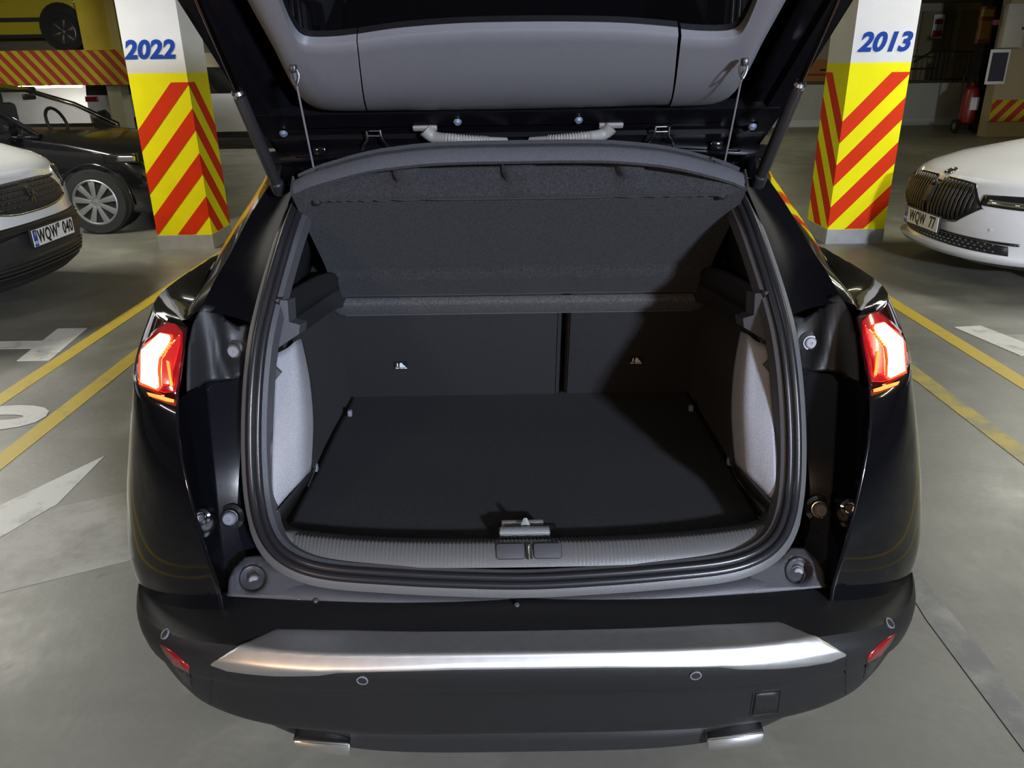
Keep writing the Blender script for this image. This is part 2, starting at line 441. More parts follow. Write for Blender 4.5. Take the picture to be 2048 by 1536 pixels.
# painted floor markings (flat paint, a millimetre or two thick)
def floor_mark(name, pts, m, label, cat='floor marking', h=.002):
    poly = [Vector((p[0], p[1], .0005)) for p in pts]
    o = prism(name, poly, (0, 0, h), m)
    return tag(o, label, cat)
def rect(x0, x1, y0, y1): return [(x0, y0), (x1, y0), (x1, y1), (x0, y1)]
floor_mark('yellow_line', rect(-2.68, -2.585, -6, 7.25), M_YELL, 'yellow floor line on the left, the outer one beside the white van', h=.002)
floor_mark('yellow_line', rect(-2.27, -2.175, -6, 6.0), M_YELL, 'yellow floor line on the left nearest the open black car')
floor_mark('yellow_line', rect(2.545, 2.645, -6, 7.0), M_YELL, 'yellow floor line on the right, the outer one beside the white saloon')
floor_mark('yellow_line', rect(2.07, 2.165, -6, 6.0), M_YELLW, 'worn yellow floor line on the right nearest the open black car')
floor_mark('white_line', rect(-6.5, -2.88, 4.50, 4.64), M_WHITEL, 'white floor line leading left to a crossbar beneath the white van')
floor_mark('white_crossbar', [(-2.88, 4.28), (-2.69, 4.28), (-2.77, 4.88), (-2.96, 4.88)], M_WHITEL, 'short white crossbar between line and yellow stripe on the left floor', h=.0035)
floor_mark('white_line', rect(2.93, 6.5, 4.36, 4.48), M_WHITEW, 'worn white floor line leading right in front of the white saloon')
floor_mark('white_crossbar', [(2.72, 4.64), (2.9, 4.66), (3.02, 4.13), (2.82, 4.12)], M_WHITEL, 'short white crossbar on the right floor before the white saloon', h=.0035)
def fpx(l): return [U(px, py, z=0) for px, py in l]
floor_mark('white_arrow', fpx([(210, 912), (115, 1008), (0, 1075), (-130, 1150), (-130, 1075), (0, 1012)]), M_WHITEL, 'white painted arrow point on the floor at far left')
floor_mark('pale_band', fpx([(118, 1014), (258, 984), (262, 1120), (0, 1186), (-150, 1222), (-135, 1164), (0, 1084)]), M_WHITEW, 'broad pale floor band below the arrow point', h=.0012)  # broad patchy band, paler than the concrete around it
floor_mark('grey_strip', [(1.165, -3), (1.275, -3), (1.29, 2.16), (1.235, 2.3), (1.20, 1.9)], M_GREYL, 'worn dark grey strip on the floor at lower right')
# painted digits of the bay numbers between the left double lines
for (c, sz, s, lab) in (((-2.43, 5.85), .5, '3', 'white painted digit on the floor below the column numbered 2022'), ((-2.47, 3.48), .52, '0', 'white painted digit on the floor near the left picture edge')):
    o = text('floor_digit', s, sz, frame((c[0], c[1], .003), (0, 1, 0), (-1, 0, 0)), M_WHITEL, None, .001, bold=.03)
    tag(o, lab, 'floor marking')

# ------------------------------------------------------------------ columns with chevrons and numbers
def column(x0, x1, y0, number, up, label, txs):
    w = x1-x0; cx = (x0+x1)/2; y1 = y0+w
    t = thing('column', label, 'column', (cx, y0+w/2, 0))
    box('plinth', (cx, y0+w/2, .065), (w+.006, w+.006, .13), M_BASE, t)
    box('yellow_band', (cx, y0+w/2, .13+.695), (w, w, 1.39), M_YELLOW, t)
    box('shaft', (cx, y0+w/2, (1.52+CEIL)/2), (w, w, CEIL-1.52), M_WHITE_WALL, t)
    # unfolded: u runs along the front face and then along the inner side face; corner at u = 0
    s = 1 if cx < 0 else -1                       # inner side is +x for the left column
    xc = x1 if cx < 0 else x0
    e = .0025
    def P(u, z):
        if u <= 0: return Vector((xc + s*u, y0-e, z))
        return Vector((xc + s*e, y0+u, z))
    zlo, zhi = .135, 1.445
    slope, per, hgt = 1.09, (.376 if up else .363), .18
    for k in (range(-1, 5) if up else range(0, 5)):
        b = zhi-.393-per*k if up else zhi-.572-per*k
        for side in (0, 1):
            # stripe band on one face: between z = b + f(u) and z = b + hgt + f(u), clipped to [zlo, zhi]
            f = (lambda u: -abs(u)*slope) if up else (lambda u: abs(u)*slope)
            off = 0
            us = [(-w + w*i/24) if side == 0 else (w*i/24) for i in range(25)]
            lo = [(u, min(max(b+off+f(u), zlo), zhi)) for u in us]; hi = [(u, min(max(b+off+hgt+f(u), zlo), zhi)) for u in us]
            idx = [i for i in range(25) if hi[i][1]-lo[i][1] > .001]
            if len(idx) < 2: continue
            i0, i1 = max(min(idx)-1, 0), min(max(idx)+1, 24)
            rows = [[P(*lo[i]) for i in range(i0, i1+1)], [P(*hi[i]) for i in range(i0, i1+1)]]
            grid('red_stripe', rows, M_RED, t, smooth=False, face=((0, -1, 0) if side == 0 else (s, 0, 0)), thick=.002)
    c = Vector((txs, y0-.003, 1.70 if up else 1.672))
    text('number', number, .20, frame(c, (1, 0, 0), (0, 0, 1)), M_BLUE, t, .0015, shear=.22, xs=1.05, bold=.008, space=1.02)
    return t
column(-3.275, -2.77, 7.27, '2022', True, 'white column with yellow and red chevrons bearing the blue number 2022', -3.06)
column(2.84, 3.35, 7.08, '2013', False, 'white column with yellow and red chevrons bearing the blue number 2013', 3.10)
# ------------------------------------------------------------------ the open black car
CAR = thing('hatchback_car', 'black glossy hatchback with its tailgate open and tail lamps lit', 'car', (0, 3.2, 0))
def superx(x, a, yc, yS, n):
    q = min(abs(x)/a, 1.0)
    return yS - (yS-yc)*(1-q**n)**(1.0/n)
# --- bumper: side profile (s): centre y, z, half width
BP = [(0, 1.300, .576, .845), (1, 1.235, .578, .852), (2, 1.180, .581, .858), (3, 1.135, .583, .863), (4, 1.114, .5835, .866), (4.25, 1.109, .580, .867), (5, 1.0965, .5655, .868), (5.4, 1.0945, .558, .869), (6, 1.0955, .540, .869),
      (7, 1.100, .520, .868), (8, 1.106, .503, .868), (8.6, 1.112, .494, .867), (9.2, 1.121, .486, .866), (10, 1.127, .470, .864), (11, 1.136, .430, .856), (12, 1.146, .385, .842), (13, 1.160, .348, .82), (14, 1.20, .332, .78), (15, 1.30, .328, .70)]
def bump_pt(s, q):
    """q in [-1,1]: from left side around the rear to the right side"""
    yc = smooth_tab([(b[0], b[1]) for b in BP], s); z = smooth_tab([(b[0], b[2]) for b in BP], s); a = smooth_tab([(b[0], b[3]) for b in BP], s)
    n = 4.0; yS = 1.95
    t = q*math.pi/2
    x = a*math.copysign(abs(math.sin(t))**(2/n), t); y = yS-(yS-yc)*abs(math.cos(t))**(2/n)
    k = min(max((abs(x)-.50)/.33, 0), 1); k = k*k*(3-2*k)
    return Vector((x, y, z-.045*k*(1-min(max(s-3, 0)/9, 1)*.6)))
qs = []
for i in range(-40, 41):
    u = i/40; qs.append(math.copysign(abs(u)**1.9, u))
brows = [[bump_pt(s/2, q) for q in qs] for s in range(0, 31)]
bumper = grid('rear_bumper', brows, M_PLAST, CAR, face=(0, -1, .3), thick=.004)
BB = bvh_of(bumper)
def symp(l): return l
# aluminium plate on the bumper ledge
def proj(p):
    q = Vector(p)-EYE; Z = q.y*math.cos(PITCH)-q.z*math.sin(PITCH)
    vv = (-q.y*math.sin(PITCH)-q.z*math.cos(PITCH))/Z; uu = q.x/Z
    return (1024+FPX*(uu*math.cos(ROLL)+vv*math.sin(ROLL)), 768+FPX*(-uu*math.sin(ROLL)+vv*math.cos(ROLL)))
table = []
for i in range(0, 121):
    s_ = 2.0+i*.035
    for k in range(0, 141):
        q = -.36*(k/140)**1.6; P_ = bump_pt(s_, q); table.append((*proj(P_), P_.x, s_))
def inv(px, py):
    t = min(table, key=lambda r: (r[0]-px)**2+(r[1]-py)**2); return (-t[2], t[3])
up_l = [(1054, 1262), (850, 1263), (700, 1261), (600, 1258), (552, 1259), (510, 1276), (470, 1297), (440, 1314), (424, 1325)]
lo_l = [(1054, 1338), (900, 1340), (760, 1344), (675, 1346), (640, 1352), (560, 1353), (500, 1349), (455, 1342), (424, 1330)]
upc = sorted(inv(*p) for p in up_l); loc_ = sorted(inv(*p) for p in lo_l)
upc[0] = (0, upc[0][1]); loc_[0] = (0, loc_[0][1])
xe_ = min(upc[-1][0], loc_[-1][0])
prow = []
def plate_pt(x, t):
    s0 = lerp_tab(upc, abs(x)); s1 = lerp_tab(loc_, abs(x)); s_ = s0+(s1-s0)*t
    a_ = smooth_tab([(b_[0], b_[3]) for b_ in BP], s_)
    q = math.copysign(math.asin(min(1, abs(x)/a_)**2)*2/math.pi, x)
    e = 1e-3; n_ = (bump_pt(s_+.02, q)-bump_pt(s_-.02, q)).cross(bump_pt(s_, q+e)-bump_pt(s_, q-e)); n_.normalize()
    if n_.dot(EYE-bump_pt(s_, q)) < 0: n_ = -n_
    edge_ = min(t, 1-t)*8
    return bump_pt(s_, q)+n_*(.0035 if edge_ >= 1 else .0035*edge_**.5)
xs_ = [xe_*math.sin(math.pi/2*i/60) for i in range(-60, 61)]
for k in range(33): prow.append([plate_pt(x, k/32) for x in xs_])
bump_plate = grid('aluminium_plate', prow, M_ALU, CAR, face=(0, -1, 1), ang=60)
def both(o): mir(o); return o
# parking sensors
for (px, py) in ((725, 1360), (331, 1268)):
    c = on(BB, px, py, .001); n = (on(BB, px+6, py, 0)-on(BB, px-6, py, 0)).cross(on(BB, px, py+6, 0)-on(BB, px, py-6, 0)).normalized()
    if n.dot(EYE-c) < 0: n = -n
    s = lathe('parking_sensor', c, n, [(.0095, -.004), (.0105, .0012), (.0085, .0018), (.0080, .0004), (.0, .0004)], M_BUFFER, CAR, 20, caps=False)
    s2 = mir(s)
    d = lathe('sensor_face', c+n*.0006, n, [(.0078, 0), (.0078, .0004)], M_PLAST2, s, 18)
    d2 = mir(d, s2)
# towing-eye cover on the right
sq = [(1507, 1384), (1562, 1378), (1556, 1424), (1500, 1431)]
patch('towing_eye_cover', BB, [(1511, 1387), (1559, 1382), (1553, 1421), (1504, 1427)], M_PLAST, CAR, 10, .002, .003)
tube('cover_gap', [on(BB, *p, .0002) for p in dens(sq, 9)], .0016, M_INK, CAR, 6, closed=True)
# red reflectors in the corners
rf = patch('corner_reflector', BB, [(321, 1287), (345, 1302), (379, 1332), (379, 1345), (350, 1330), (330, 1306)], M_REFL, CAR, 8, .002, .004); mir(rf)
rp = patch('reflector_recess', BB, [(338, 1314), (352, 1331), (379, 1346), (384, 1376), (368, 1366)], M_PLAST2, CAR, 8, .0012, .002); mir(rp)
# seams between the corner and the middle of the bumper
sm = tube('bumper_seam', [on(BB, *p, .0) for p in [(421-.01*k, 1338+7*k) for k in range(12)]], .0014, M_INK, CAR, 6); mir(sm)
# gloss valance and exhaust trims under the bumper
va = [bump_pt(14.2, q)+Vector((0, .0, 0)) for q in [-.55+1.1*i/30 for i in range(31)]]
def val(q, k):
    p = bump_pt(13.6, q); f = 1-min(1, abs(p.x)/.60)**4
    return Vector((p.x, p.y+.012+[0, .0, .008, .08][k], p.z-[-.004, .040*f+.004, .072*f+.006, .076*f+.006][k]))
qv = [math.copysign(abs(i/24)**1.9, i)*.42 for i in range(-24, 25)]
grid('gloss_valance', [[val(q, k) for q in qv] for k in range(4)], M_PLAST2, CAR, face=(0, -1, -.3), thick=.003)
def exhaust(l):
    c = [U(px, py, y=1.175) for px, py in l]
    return prism('exhaust_trim', c, (0, .07, .012), M_CHROME, CAR, bev=.004)
ex = exhaust([(584, 1482), (700, 1490), (700, 1514), (592, 1508)]); mir(ex)

# --- seal path on the opening
YO = [(.58, 1.275), (.62, 1.285), (.64, 1.30), (.68, 1.36), (.72, 1.405), (.80, 1.45), (.90, 1.495), (1.0, 1.54), (1.1, 1.62), (1.2, 1.735), (1.25, 1.84), (1.3, 1.92), (1.4, 2.0)]
yo = lambda z: lerp_tab(YO, z)
SEALPX = [(612, 372), (598, 412), (577, 470), (556, 540), (537, 610), (522, 680), (513, 760), (509, 850), (510, 930), (516, 1000), (530, 1060), (556, 1102), (600, 1130), (665, 1146), (780, 1155), (900, 1161), (1054, 1164)]
sealL = [US(px, py, yo) for px, py in SEALPX]; sealL[-1].x = 0
sealR = [Vector((-p.x, p.y, p.z)) for p in sealL[:-1]][::-1]
seal_path = resample(cr(sealL+sealR, 8), 180)
def sweep(name, path, prof, m, parent, nfun, closed=False, label=None):
    rows = []; n = len(path)
    for i, p in enumerate(path):
        a = path[max(i-1, 0)]; b = path[min(i+1, n-1)]; t = (b-a).normalized()
        nn = nfun(p); nn = (nn-t*nn.dot(t)).normalized(); w = t.cross(nn)
        rows.append([p+w*u+nn*v for u, v in prof])
    return grid(name, rows, m, parent, True, closed=True, label=label, ang=60)
def nseal(p): return Vector((0, -1, .55 if p.z > .7 else .8)).normalized()
# cross-section: outward is the +w or -w side, so keep it symmetric around a stepped ribbed bulb
def arc(cx, cy, r, a0, a1, k): return [(cx+r*math.cos(R(a0+(a1-a0)*i/k)), cy+r*math.sin(R(a0+(a1-a0)*i/k))) for i in range(k+1)]
prof = arc(.0065, .008, .0085, -60, 170, 8)+arc(-.0085, .006, .0068, 60, 200, 6)+[(-.0165, -.004), (.014, -.004)]
sweep('door_seal', seal_path, prof, M_RUBBER, CAR, nseal)
# outer flange strip beside the seal
off_path = []
def offset_path(path, d, dn=0):
    out = []; n = len(path)
    for i, p in enumerate(path):
        a = path[max(i-1, 0)]; b = path[min(i+1, n-1)]; t = (b-a).normalized(); nn = nseal(p); nn = (nn-t*nn.dot(t)).normalized(); w = t.cross(nn)
        out.append(p+w*d+nn*dn)
    return out
test = offset_path(seal_path, .02)
SGN = 1 if abs(test[20].x) > abs(seal_path[20].x) else -1       # sign that moves outwards
outer1 = offset_path(seal_path, SGN*.021, .0); outer2 = offset_path(seal_path, SGN*.030, -.006)
grid('seal_flange', [offset_path(seal_path, SGN*.012, .002), outer1, outer2], M_SILL, CAR, face=(0, -1, .2))
inner1 = offset_path(seal_path, -SGN*.015, .002); inner2 = offset_path(seal_path, -SGN*.024, -.004); inner3 = offset_path(seal_path, -SGN*.030, -.028)
grid('opening_trim', [inner1, inner2, inner3], M_TRIMG, CAR, face=(0, -1, .2))

# --- quarter panels
EP = [(443, 1192, 1.262), (432, 1158, 1.270), (420, 1120, 1.280), (395, 1040, 1.305), (372, 950, 1.335), (359, 880, 1.365), (355, 800, 1.415), (362, 740, 1.46), (370, 690, 1.50), (374, 640, 1.56)]
edge = [U(px, py, y=y) for px, py, y in EP]
EZX = sorted([(p.z, p.x) for p in edge]); EZY = sorted([(p.z, p.y) for p in edge])
AZ = [(.50, .572), (.58, .578), (.62, .574), (.72, .560), (.85, .536), (.95, .514), (1.0, .498), (1.06, .47)]
YS = 2.05
def plan(z, n=4.4):
    xe = -smooth_tab(EZX, z); ye = smooth_tab(EZY, z); target = lerp_tab(AZ, z)
    lo, hi = xe+.03, 1.05
    for _ in range(30):
        Wd = (lo+hi)/2; k = (1-(xe/Wd)**n)**(1/n); yc = YS-(YS-ye)/k
        best = 0
        for i in range(60):
            x = xe+(Wd-xe)*i/59; best = max(best, (x+CAMX)/superx(x, Wd, yc, YS, n))
        if best > target: hi = Wd
        else: lo = Wd
    return xe, Wd, yc, n
def qrow(z, nn=4.4):
    xe, Wd, yc, n = plan(z, nn); Wd2 = Wd
    t0 = math.asin((xe/Wd)**(n/2)); out = []
    for i in range(29):
        t = t0+(math.pi/2-t0)*(i/28)**1.3
        x = Wd*math.sin(t)**(2/n); y = YS-(YS-yc)*abs(math.cos(t))**(2/n)
        out.append(Vector((-x, y, z)))
    for y in (2.3, 2.7, 3.2, 3.8, 4.4, 4.9):
        out.append(Vector((-Wd2*(1-.12*max(0, (y-4))**2), y, z)))
    return out
zs = [.50, .54, .57, .60, .63, .66, .70, .74, .78, .82, .86, .90, .93, .96]
qrows = [qrow(z) for z in zs]
quarter = grid('quarter_panel', qrows, M_PAINT, CAR, face=(-1, -1, 0), thick=.003); mir(quarter)
lz = [.945, .96, .975, .99, 1.005, 1.02, 1.035, 1.05, 1.06]
base3 = [qrow(z, 3.6)[:29] for z in (.86, .96, 1.06)]
lcols = [cr([base3[k][i] for k in range(3)], 12) for i in range(29)]
lfine = [[lcols[i][k] for i in range(29)] for k in range(25)]
lrows = lfine[10:]
# lamp carrier: same skin continued upwards, closing towards the shoulder
lampskin = grid('lamp_carrier', lrows, M_SMOKE, CAR, face=(-1, -1, 0), thick=.003); lampskin_m = mir(lampskin)
lq = grid('tmp', lfine, M_SMOKE)
LB = bvh_of(lq); bpy.data.objects.remove(lq)
# --- tail lamps
M_GLOW = mat('tail_lamp_core', (1, .3, .1), .3, emit=(1.0, .42, .16), es=26.0)
M_GLOW2 = mat('tail_lamp_rim', (.8, .02, .01), .3, emit=(1.0, .05, .012), es=2.6)
M_GLOW3 = mat('tail_lamp_line', (.9, .1, .02), .3, emit=(1.0, .10, .015), es=5.0)
M_GLOW4 = mat('tail_lamp_inner', (.4, .01, .01), .2, emit=(1.0, .02, .02), es=.3, coat=.8)
def tail_lamp():
    t = patch('tail_lamp', LB, [(304, 668), (330, 646), (352, 648), (366, 664), (365, 700), (356, 766), (351, 784), (330, 786), (287, 772), (272, 747), (277, 707), (286, 686)], M_REDLENS, CAR, 4, .003, .010)
    P = lambda nm, poly, m, off, th=.004: patch(nm, LB, poly, m, t, 3.5, off, th)
    P('outer_glow', [(296, 690), (326, 668), (348, 672), (345, 690), (325, 716), (322, 742), (326, 776), (318, 783), (284, 770), (284, 712)], M_GLOW2, .0065)
    P('light_guide', [(296, 700), (326, 671), (343, 674), (346, 680), (336, 700), (322, 720), (320, 745), (323, 775), (318, 779), (290, 766), (291, 704)], M_GLOW, .0095)
    P('light_bar', [(300, 786), (312, 789), (351, 800), (350, 806), (338, 804), (304, 793)], M_GLOW3, .007)
    P('inner_reflector', [(346, 690), (364, 672), (363, 690), (355, 722), (349, 742), (349, 772), (328, 774), (326, 745), (328, 720)], M_GLOW4, .0062)
    P('light_blade', [(339, 725), (343, 726), (350, 772), (347, 775)], M_GLOW3, .009)
    for i in range(6):
        x = 327+i*3.4; y = 716-i*5
        P('lens_rib', [(x-2, y-1), (x+4, y-3), (x+4, y-1), (x-2, y+1.4)], M_GLOW3, .009, .002)
    return t
tl = tail_lamp(); tlm = mir(tl)
for ch in [c for c in CAR.children_recursive if c.parent == tl]: mir(ch, tlm)

# --- jambs: gloss faces between the quarter edge and the seal
CP = [(450, 1192, 1.33), (446, 1120, 1.38), (437, 1030, 1.425), (425, 900, 1.485), (412, 762, 1.56)]
crease = [U(px, py, y=y) for px, py, y in CP]
edgelow = [U(px, py, y=y) for px, py, y in EP[:7]]
j = strip('jamb_side', edgelow, crease, M_PAINT, CAR, 20, 3, face=(1, -1, 0)); mir(j)
tr = tube('jamb_edge', cr(edgelow, 4), .0012, M_METAL_PAINT, CAR, 6); mir(tr)
IP = [(560, 1192, 1.33), (520, 1118, 1.40), (500, 1040, 1.445), (494, 900, 1.505), (492, 752, 1.575)]
inn = [U(px, py, y=y) for px, py, y in IP]
jf = strip('jamb_face', crease, inn, M_METAL_PAINT, CAR, 20, 3, face=(0, -1, 0)); mir(jf)
ce = tube('jamb_crease', cr(crease, 4), .0015, M_METAL_PAINT, CAR, 6); mir(ce)
JB = bvh_of(j, jf)
def buffer(name, px, py, r, m1, m2, h, bv=JB, par=None):
    c = on(bv, px, py, 0); n = (EYE-c); n.normalize(); n = (n*.35+Vector((0, -1, .25))).normalized()
    b = lathe(name, c, n, [(r*1.45, -.006), (r*1.4, .002), (r*.98, .004), (r*.9, h*.55)], m1, par or CAR, 24)
    k = lathe('buffer_tip', c, n, [(r*.72, 0), (r*.70, h*.8), (r*.55, h), (r*.18, h*1.02), (r*.12, h*.96)], m2, b, 20)
    b2 = mir(b); mir(k, b2)
buffer('stop_buffer', 462, 1034, .0200, M_BLKGLOSS, M_BUFFER, .022)
buffer('small_plug', 404, 1034, .012, M_BLKGLOSS, M_PLAST2, .010)

# --- grey cover behind the lamp, with its own buffer
cov = [(386, 649), (398, 622), (410, 609), (428, 611), (452, 638), (475, 653), (506, 645), (497, 700), (491, 755), (412, 763), (374, 795), (374, 745), (377, 693)]
def cov_y(x, y): return lerp_tab([(370, 1.50), (420, 1.545), (450, 1.56), (510, 1.575)], x) + (760-y)*.00055
v2, fs = tri2d(cov, 9)
vs = []
for x, y in v2:
    d = math.hypot(x-467, y-703); ridge = -.012*math.exp(-((x-440-(y-700)*.25)/16)**2)
    vs.append(U(x, y, y=cov_y(x, y)+ridge + (.012*math.exp(-(d/22)**2))))
if geometry.normal([vs[k] for k in fs[0][:3]]).dot(EYE-vs[0]) < 0: fs = [f[::-1] for f in fs]
lc = mesh('lamp_cover', vs, fs, M_PLAST, CAR, True, 70, thick=.004); mir(lc)
LCB = bvh_of(lc)
buffer('cover_buffer', 467, 703, .018, M_PLAST2, M_BUFFER, .010, LCB)

# --- D pillar
OUTP = [(374, 640, 1.56), (382, 612, 1.72), (400, 588, 1.92), (437, 512, 2.2), (470, 456, 2.25), (503, 404, 2.22), (532, 356, 2.15), (545, 325, 2.1)]
pil_o = [U(px, py, y=y) for px, py, y in OUTP]
MIDP = [(400, 622, 1.60), (430, 560, 1.70), (462, 505, 1.80), (495, 440, 1.88), (522, 395, 1.92), (545, 360, 1.95), (556, 335, 1.97), (562, 320, 1.97)]
pil_m = [U(px, py, y=y) for px, py, y in MIDP]
INP = [(506, 648, 1.585), (518, 600, 1.625), (535, 530, 1.69), (553, 470, 1.755), (575, 410, 1.83), (590, 375, 1.87), (600, 345, 1.90), (606, 318, 1.93)]
pil_i = [U(px, py, y=y) for px, py, y in INP]
p1 = strip('pillar_outer', pil_o, pil_m, M_PAINT, CAR, 30, 4, face=(-.3, -1, .3), bulge=(-.006, -.01, .004)); mir(p1)
p2 = strip('pillar_gutter', pil_m, pil_i, M_GUTTER, CAR, 30, 4, face=(0, -1, .3), bulge=(.004, .02, -.004)); mir(p2)
# side glass-house carried forward
side_rows = []
for k, (dy, fx) in enumerate(((0, 1.0), (.4, 1.02), (1.0, 1.03), (1.8, 1.0), (2.4, .93))):
    side_rows.append([Vector((p.x*fx, p.y+dy, p.z - (.0 if k < 3 else (.1 if k == 3 else .22))*max(0, (p.z-.95)/.4))) for p in resample(pil_o, 16)])
gh = grid('side_window_band', side_rows, mat('matt_side_glass', (.002, .002, .0025), .4, spec=.1), CAR, face=(-1, 0, 0), thick=.003); mir(gh)
tb = prism('pillar_trim_clip', [U(px, py, y=2.10) for px, py in ((434, 512), (441, 502), (472, 506), (477, 514), (470, 522), (440, 520))], (0, .05, .0), M_PLAST2, CAR, bev=.003); mir(tb)
# shoulder between lamp and side glass
sh_a = [lrows[-1][i] for i in range(0, 29, 2)]+[Vector((-.86, 2.4, 1.03)), Vector((-.87, 3.2, 1.02))]
sh_b = [U(px, py, y=y) for px, py, y in OUTP[:4]]+[Vector((pil_o[3].x, 2.6, pil_o[3].z)), Vector((pil_o[3].x, 3.2, pil_o[3].z))]
so = strip('shoulder', sh_a, sh_b, M_PAINT, CAR, 24, 4, face=(-.5, -.5, 1), bulge=(-.006, -.006, .008)); mir(so)
# body sides, roof, rocker: the rest of the car
lowrows = [[Vector((p.x*f, p.y, z)) for p in qrow(.50)[28:]] for z, f in ((.50, 1), (.40, .985), (.30, .96), (.24, .93))]
ls = grid('lower_side', lowrows, M_PLAST, CAR, face=(-1, 0, 0), thick=.003); mir(ls)
sidehi = [[Vector((p.x*f, max(p.y, 1.75), z)) for p in qrow(.955)[24:]] for z, f in ((.955, 1), (1.0, .995), (1.04, .975))]
sd = grid('upper_side', sidehi, M_PAINT, CAR, face=(-1, 0, 0), thick=.003); mir(sd)
roofr = []
for y, z, w in ((2.02, 1.415, .56), (2.3, 1.45, .60), (2.9, 1.475, .62), (3.5, 1.465, .61), (4.0, 1.40, .58)):
    roofr.append([Vector((w*math.sin(R(a)), y, z-.07*(1-math.cos(R(a))))) for a in range(-90, 91, 10)])
grid('roof', roofr, M_PAINT, CAR, face=(0, 0, 1), thick=.01)
grid('windscreen', [[Vector((w*math.sin(R(a)), y, z-.05*(1-math.cos(R(a))))) for a in range(-90, 91, 15)] for y, z, w in ((4.0, 1.40, .58), (4.35, 1.18, .66), (4.62, 1.02, .72))], M_GLASSBLK, CAR, face=(0, 1, 1), thick=.004)
grid('bonnet', [[Vector((w*math.sin(R(a)), y-.10*(1-math.cos(R(a)))*(1 if y > 4.8 else 0), z-.06*(1-math.cos(R(a))))) for a in range(-90, 91, 10)] for y, z, w in ((4.58, 1.03, .80), (5.0, .98, .84), (5.4, .88, .84), (5.52, .70, .83), (5.54, .45, .82), (5.45, .25, .80))], M_PAINT, CAR, face=(0, 1, 1), thick=.004)
for sx in (-1, 1):
    for y in (2.18, 4.72):
        w = lathe('wheel', (sx*.66, y, .335), (sx, 0, 0), [(.20, 0), (.325, 0), (.335, .02), (.335, .17), (.325, .195), (.225, .2)], M_TYRE, CAR, 32)
        lathe('rim', (sx*.66, y, .335), (sx, 0, 0), [(.222, .18), (.21, .17), (.05, .185), (.03, .19)], M_RIM, w, 24)

# --- sill trim and corner pods
SO = [(452, 1190, 1.30), (520, 1196, 1.288), (620, 1203, 1.278), (800, 1210, 1.266), (1054, 1214, 1.262)]
SI = [(487, 1112, 1.40), (540, 1136, 1.352), (620, 1163, 1.312), (800, 1179, 1.296), (1054, 1186, 1.292)]
so_ = [U(*p[:2], y=p[2]) for p in SO]; si_ = [U(*p[:2], y=p[2]) for p in SI]
so_[-1].x = si_[-1].x = 0
A = cr(so_, 6); B = cr(si_, 6)
A = resample(A, 40); B = resample(B, 40)
rows = []
for i in range(7):
    t = i/6; r = [a.lerp(b, t) + Vector((0, -.006, .003))*math.sin(math.pi*t) for a, b in zip(A, B)]
    rows.append(r+[Vector((-p.x, p.y, p.z)) for p in r[:-1]][::-1])
sill = grid('sill_trim', rows, M_TRIMG, CAR, face=(0, -1, .5), thick=.004)
SB = bvh_of(sill)
# left end of the sill trim: ear around the recessed buffer
ear_poly = [(455, 1192), (457, 1160), (466, 1138), (484, 1114), (520, 1108), (560, 1140), (610, 1165), (600, 1200)]
def ear_y(x, y): return lerp_tab([(1105, 1.385), (1140, 1.34), (1200, 1.292)], y) - .012
v2, fs = tri2d(ear_poly, 8); vs = []
for x, y in v2:
    d = math.hypot((x-506), (y-1158)); vs.append(U(x, y, y=ear_y(x, y)+.024*max(0, 1-(d/27)**2)))
if geometry.normal([vs[k] for k in fs[0][:3]]).dot(EYE-vs[0]) < 0: fs = [f[::-1] for f in fs]
ear = mesh('corner_pod', vs, fs, M_TRIMG, CAR, True, 70, thick=.004); ear_m = mir(ear)
EB = bvh_of(ear)
rg = tube('pod_rim', [U(506+27*math.cos(R(a)), 1158+27*math.sin(R(a)), y=ear_y(506, 1158+27*math.sin(R(a)))-.001) for a in range(0, 360, 15)], .0014, M_PLAST2, CAR, 6, closed=True); mir(rg)
buffer('pod_buffer', 510, 1158, .0150, M_PLAST2, M_BUFFER, .014, EB)
# clips on the lower edge
for px, py in ((632, 1204), (1034, 1212)):
    lathe('clip', on(BB, px, py, .002), (0, -.5, 1), [(.004, -.001), (.005, .002), (.003, .004)], M_TRIMG, CAR, 12)
# --- inner ribbed sill
SZ = lambda x: -.010*(x/.5)**2
def sill_row(k, x):
    y, z = [(1.296, .640), (1.306, .652), (1.328, .664), (1.338, .666), (1.392, .648), (1.40, .62)][k]
    return y, z
xs = [-.47+.94*i/480 for i in range(481)]
rows = []
prof = [(1.298, .634, 0), (1.304, .646, .1), (1.320, .657, .6), (1.334, .6635, 1), (1.340, .664, 1), (1.370, .650, 1), (1.402, .634, 1), (1.406, .62, .3)]
for y, z, amp in prof:
    r = []
    for x in xs:
        cut = 1 if abs(x-.01) > .085 else (.0 if y < 1.336 else 1)
        rib = abs(math.sin(math.pi*x/.0078))
        e = max(0, abs(x)-.40)/.07
        r.append(Vector((x, y+.035*(abs(x)/.47)**3, z+.004*(abs(x)/.47)**3 + amp*cut*.0028*(rib-.5))))
    rows.append(r)
grid('ribbed_sill', rows, M_SILL, CAR, face=(0, -1, 1), ang=180)
# sill end pieces sweeping up to the sides
for s in (-1, 1):
    rr = []
    for (dx, dy, dz) in ((0, 0, 0), (.03, .01, .004), (.058, .04, .018), (.075, .085, .05), (.083, .13, .10)):
        rr.append([Vector((s*(.47+dx*(1 if i else 1)), p[0]+.035+dy, p[1]+.004+dz)) for i, p in enumerate(((1.298, .634), (1.320, .657), (1.338, .664), (1.402, .634)))])
    grid('sill_end', rr, M_SILL, CAR, face=(-s*.3, -.3, 1), thick=.002)
